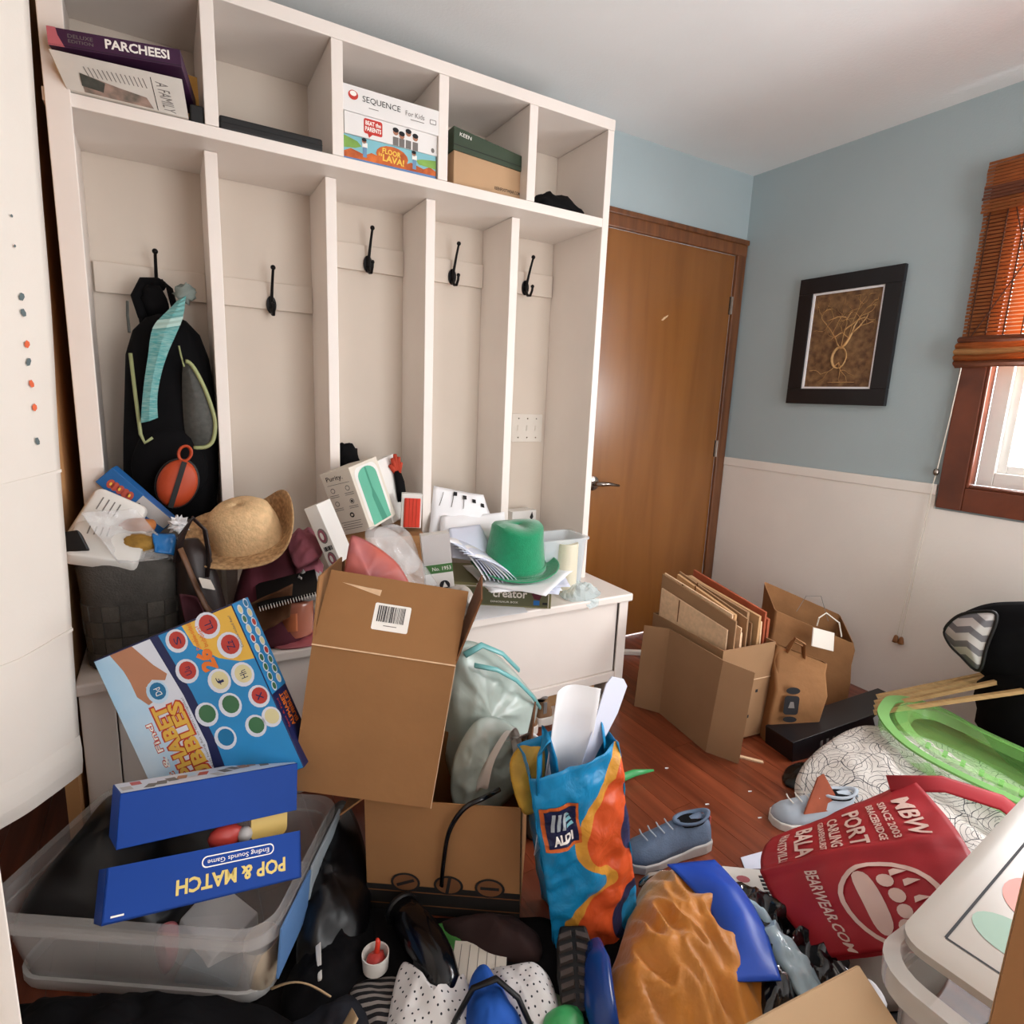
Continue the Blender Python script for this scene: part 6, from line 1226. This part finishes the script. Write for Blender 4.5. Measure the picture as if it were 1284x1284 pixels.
for s, x0, y0, L, h_ in (('MBW', .845, .79, .25, .10), ('SINCE 2003', .735, .79, .26, .042), ('BRACEBRIDGE', .665, .79, .27, .042), ('PORT', .545, .78, .28, .105), ('CARLING', .425, .78, .27, .066), ('GRAVENHURST', .35, .78, .29, .038), ('BALA', .245, .77, .31, .10), ('HUNTSVILLE', .13, .75, .33, .052)):
    txt(rd, s, x0, y0, L, h_, 'tote_print', fn=rp2(.005), rot=-90, bold=.025)
txt(rd, 'BEARWEAR.COM', .25, .25, .50, .062, 'tote_print', fn=rp2(.005), rot=-90, bold=.02, shear=.25)
def rflat(n, pts): return flat(rd, n, pts, 'tote_print', fn=rp2(.005))
for k in range(28):
    a0, a1 = 2 * math.pi * k / 28, 2 * math.pi * (k + 1) / 28
    rflat('paw_ring', [(.60 + .26 * math.cos(a0), .26 + .25 * math.sin(a0)), (.60 + .26 * math.cos(a1), .26 + .25 * math.sin(a1)), (.60 + .232 * math.cos(a1), .26 + .223 * math.sin(a1)), (.60 + .232 * math.cos(a0), .26 + .223 * math.sin(a0))])
rflat('paw_pad', [(p.x, p.y) for p in cat_rom([(.45, .42, 0), (.52, .43, 0), (.56, .30, 0), (.57, .14, 0), (.52, .08, 0), (.47, .12, 0), (.455, .25, 0)], 24)])
for x0, y0 in ((.60, .39), (.635, .30), (.65, .21), (.635, .125), (.60, .06)): rflat('paw_toe', ell(x0, y0, .040, .042, 14, .3))
for x0, y0 in ((.655, .44), (.705, .38), (.735, .28), (.725, .17), (.695, .09)): rflat('paw_claw', [(x0 - .025, y0 - .024), (x0 + .055, y0 + .014), (x0 + .0, y0 + .026), (x0 - .025, y0 + .014)])
MB().tube([R11 + V((-.06, .03, -.01)), R11 + V((.02, -.06, .02)), R11 + V((.09, -.16, .01)), R11 + V((.10, -.24, -.02))], .022, 8, flat=.12).obj('handle', 'tote_red', rd, world=True, smooth=True)
heap('grey_blanket', M('grey_blanket', '#8d857c', .9, var=.15), 'grey beige blanket propping up the red tote bag', 'blanket', [(-1.48, -1.62, .01), (-1.35, -1.52, .01), (-1.15, -1.62, .01), (-1.15, -1.80, .01), (-1.35, -1.86, .01), (-1.52, -1.79, .01)], .12, wr=.02, freq=8, floor=.001)

# ================================================================== shoes, shirt, plastic bags, papers in front
M('sneaker_blue', '#5f6f86', .75, var=.12, vs=30, bump=.2, bs=200); M('sneaker_sole', '#b9b4b0', .6, var=.05); M('coral', '#d8685c', .6); M('sneaker_light', '#a9b2bc', .7, var=.15)
shoe('sneaker', 'slate blue running shoe with coral heel tab on the bare floor', flat_on((-1.565, -1.275, .0), 168), .27, 'sneaker_blue', 'sneaker_sole', 'sneaker_blue', None, 'sneaker_light')
for o in bpy.data.objects['sneaker'].children:
    if o.name.startswith('heel_tab'): o.data.materials[0] = MATS['coral']
shoe('sneaker', 'pale grey running shoe peeking out above the red tote bag', flat_on((-1.06, -1.385, .0), 152), .26, 'sneaker_light', 'rubber_white', 'sneaker_light', None)
tag(MB().hexa([(-1.13, -1.40, .06), (-1.0, -1.44, .06), (-1.0, -1.436, .06), (-1.13, -1.396, .06), (-1.06, -1.385, .15), (-1.04, -1.39, .16), (-1.04, -1.386, .16), (-1.06, -1.381, .15)]).obj('cardboard_piece', 'rust_print'), 'brown cardboard corner sticking up behind the red tote bag', 'cardboard')
tag(MB().prism([(-1.385, -1.385), (-1.30, -1.40), (-1.30, -1.47), (-1.41, -1.42)], .001, .003).obj('paper_sheet', 'paper_blue'), 'blank bluish sheet on the floor at the edge of the red tote bag', 'paper')
mz = thing('magazine', 'worn magazine page with black bars beside the red tote bag', 'magazine', flat_on((-1.43, -1.47, .004), -35))
MB().box(-.075, .075, -.05, .05, 0, .004).obj('page', 'news', mz)
for k in range(6): MB().box(.015, .07, -.045 + .013 * k, -.037 + .013 * k, .004, .0048).obj('printed_bar', 'ink', mz)
flat(mz, 'printed_spot', ell(-.03, .01, .018, .012, 12), 'pink_pouch', Matrix.Translation((0, 0, .004)))
M('satin_orange', '#bf7822', .5, var=.2, vs=7, sheen=.3, bump=.5, bs=28); M('satin_blue', '#1a48b0', .4, var=.06)
ys = thing('satin_shirt', 'shiny orange satin shirt with royal blue panel dumped on the floor', 'clothing', (-1.8, -1.55, 0))
mound([(-1.70, -1.355, .04), (-1.62, -1.385, .06), (-1.565, -1.46, .05), (-1.62, -1.60, .05), (-1.68, -1.70, .04), (-1.83, -1.74, .03), (-1.97, -1.70, .02), (-2.06, -1.60, .02), (-1.98, -1.52, .03), (-1.90, -1.47, .04), (-1.80, -1.40, .04)], .085, 26, 140, .032, 15, 7, pw=2.4, ridged=.8, floor=.001, stretch=(1.6, .7)).obj('cloth', 'satin_orange', ys, world=True, smooth=True)
def bl(u, v):
    p = V((-1.645, -1.43, .115)) * (1 - v) + V((-1.735, -1.70, .085)) * v + V((.075 * (u - .5) * (1.2 - .3 * v) * 1.3, -.045 * (u - .5), 0)); p.x += .035 * math.sin(math.pi * v); p.z += .030 * math.sin(math.pi * u) * math.sin(math.pi * v) + .012 + .004 * noise.noise(p * 20); return p
MB().grid(bl, 12, 26).obj('blue_panel', 'satin_blue', ys, world=True, smooth=True, solid=.004)
M('black_film', '#0d0f14', .12, var=.2, coat=.5); M('blue_film', '#a3bac4', .12, var=.2, vs=10, coat=.4)
heap('black_bag', 'black_film', 'shiny crumpled black plastic bag beside the orange shirt', 'bag', [(-1.55, -1.42, .01), (-1.47, -1.50, .01), (-1.46, -1.66, .01), (-1.47, -1.80, .01), (-1.62, -1.82, .01), (-1.76, -1.76, .01), (-1.69, -1.64, .02), (-1.60, -1.50, .02)], .065, rings=18, seg=90, wr=.05, freq=18, seed=4, ridged=.8, floor=.001)
heap('clear_bag', 'blue_film', 'glossy pale blue plastic sheet lying over the black bag', 'bag', [(-1.60, -1.50, .08), (-1.575, -1.57, .09), (-1.585, -1.66, .09), (-1.60, -1.76, .07), (-1.655, -1.775, .06), (-1.65, -1.68, .08), (-1.63, -1.58, .09)], .020, rings=12, seg=60, wr=.03, freq=22, seed=11, ridged=.8)
for k, m in enumerate(('green_plastic', 'pink_pouch', 'print_white')): tag(MB().hexa([V((-1.565 - .006 * k, -1.475 - .022 * k, .075)) + V(d) for d in ((0, 0, 0), (.018, -.004, 0), (.016, -.018, 0), (-.002, -.014, 0), (0, 0, .006), (.018, -.004, .006), (.016, -.018, .006), (-.002, -.014, .006))]).obj('candy', m, bevel=.001), ('green', 'pink', 'white')[k] + ' wrapped candy at the mouth of the black plastic bag', 'candy')
heap('white_rag', 'paper_white', 'small white rag between the black bag and the red tote', 'cloth', [(-1.52, -1.74, .02), (-1.47, -1.76, .02), (-1.46, -1.82, .02), (-1.54, -1.83, .02)], .03, rings=8, seg=32, wr=.02, freq=30, floor=.001)
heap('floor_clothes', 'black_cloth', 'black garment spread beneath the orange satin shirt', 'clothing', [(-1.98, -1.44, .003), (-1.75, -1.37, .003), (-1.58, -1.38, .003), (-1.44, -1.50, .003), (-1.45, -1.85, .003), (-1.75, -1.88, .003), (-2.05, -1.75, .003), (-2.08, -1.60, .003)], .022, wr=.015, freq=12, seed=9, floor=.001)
tag(MB().tube([(-1.73, -1.345, .03), (-1.70, -1.35, .05), (-1.66, -1.36, .05), (-1.64, -1.385, .03)], .007, 6, closed=True, flat=.5).obj('buckle', 'nickel', smooth=True), 'metal buckle on black webbing beside the running shoe', 'buckle')

# ================================================================== near right: clear bin, cartons
bn2 = thing('storage_bin', 'clear plastic storage bin with white lid at the near right', 'bin', (-1.50, -2.12, 0))
film('bin_film', '#d0cbc4', .55, .2); M('bin_lid', '#aea69d', .35, var=.03); M('shape_pink', '#cf8478', .5, var=.03); M('shape_green', '#84a08e', .5, var=.03)
def b3(w, d, r, z, cx=-1.50, cy=-2.12): return [V((x, y, z)) for x, y in rrect(w, d, r, 6, cx, cy)]
MB().loft([b3(.54, .32, .05, .002), b3(.58, .36, .06, .38), b3(.57, .35, .06, .38), b3(.53, .31, .05, .01)], cap0=True, cap1=True).obj('shell', 'bin_film', bn2, world=True, smooth=True, auto=50)
MB().loft([b3(.60, .38, .06, .375), b3(.64, .40, .07, .38), b3(.645, .405, .07, .42), b3(.60, .37, .06, .425), b3(.58, .36, .06, .39)], cap=False, closed=True).obj('rim', 'bin_film', bn2, world=True, smooth=True, auto=50)
lidm = Matrix.Translation((-1.44, -2.105, .432)) @ Matrix.Rotation(math.radians(4), 4, 'Z') @ Matrix.Rotation(math.radians(-3), 4, 'Y')
mb = MB().loft([[lidm @ V((x, y, z)) for x, y in rrect(w, d, .04, 6)] for w, d, z in ((.58, .385, 0), (.60, .40, .004), (.60, .40, .018), (.56, .36, .024))], cap0=True, cap1=True); ld = mb.obj('lid', 'bin_lid', bn2, world=True, smooth=True, auto=40)
def lq(n, pts, m, z): MB().poly([lidm @ V((x, y, z)) for x, y in pts]).obj(n, m, bn2, world=True)
for n_, r_ in (('lid_groove', (0, .150, .50, .004)), ('lid_groove', (0, -.150, .50, .004)), ('lid_groove', (-.25, 0, .004, .30)), ('lid_groove', (.25, 0, .004, .30))): lq(n_, rect(*r_), 'ink', .0246)
lq('pink_shape', ell(-.048, .085, .062, .052, 24), 'shape_pink', .0248); lq('green_shape', ell(-.165, .088, .042, .055, 24), 'shape_green', .0248)
heap('bin_contents', M('dark_green', '#26352c', .7, var=.3), 'dark green and maroon clothes inside the near clear bin', 'clothing', [(-1.74, -1.98, .02), (-1.5, -1.97, .02), (-1.28, -1.98, .02), (-1.27, -2.25, .02), (-1.5, -2.26, .02), (-1.74, -2.25, .02)], .28, wr=.03, freq=9, pw=4, floor=.012)
M('beige_board', '#bb9c78', .85, var=.05)
nb2 = thing('carton', 'open beige carton with raised flap beside the near clear bin', 'box', upright((-1.965, -2.015, .165), 0)); open_box(nb2, .22, .328, .19, 'beige_board')
MB().hexa([(-2.02, -1.915, .33), (-1.86, -1.915, .33), (-1.86, -1.919, .334), (-2.02, -1.919, .334), (-2.03, -1.86, .34), (-1.79, -1.895, .36), (-1.79, -1.899, .364), (-2.03, -1.864, .344)]).obj('flap', 'beige_board', nb2, world=True)
MB().hexa([(-2.03, -1.865, .34), (-1.79, -1.90, .36), (-1.83, -1.985, .355), (-2.07, -2.02, .335), (-2.03, -1.865, .344), (-1.79, -1.90, .364), (-1.83, -1.985, .359), (-2.07, -2.02, .339)]).obj('flap', 'beige_board', nb2, world=True)
fs = thing('cardboard_sheet', 'tall flattened brown carton standing upright beside the near clear bin', 'cardboard', (-1.93, -2.4, 0))
MB().hexa([(-2.058, -2.135, .002), (-1.855, -2.62, .002), (-1.845, -2.617, .002), (-2.048, -2.132, .002), (-2.058, -2.135, 1.0), (-1.855, -2.62, 1.0), (-1.845, -2.617, 1.0), (-2.048, -2.132, 1.0)]).obj('board', 'cardboard', fs, world=True)
MB().hexa([(-2.047, -2.131, .002), (-1.844, -2.615, .002), (-1.834, -2.612, .002), (-2.037, -2.128, .002), (-2.047, -2.131, .97), (-1.844, -2.615, .97), (-1.834, -2.612, .97), (-2.037, -2.128, .97)]).obj('board', 'cardboard_pale', fs, world=True)
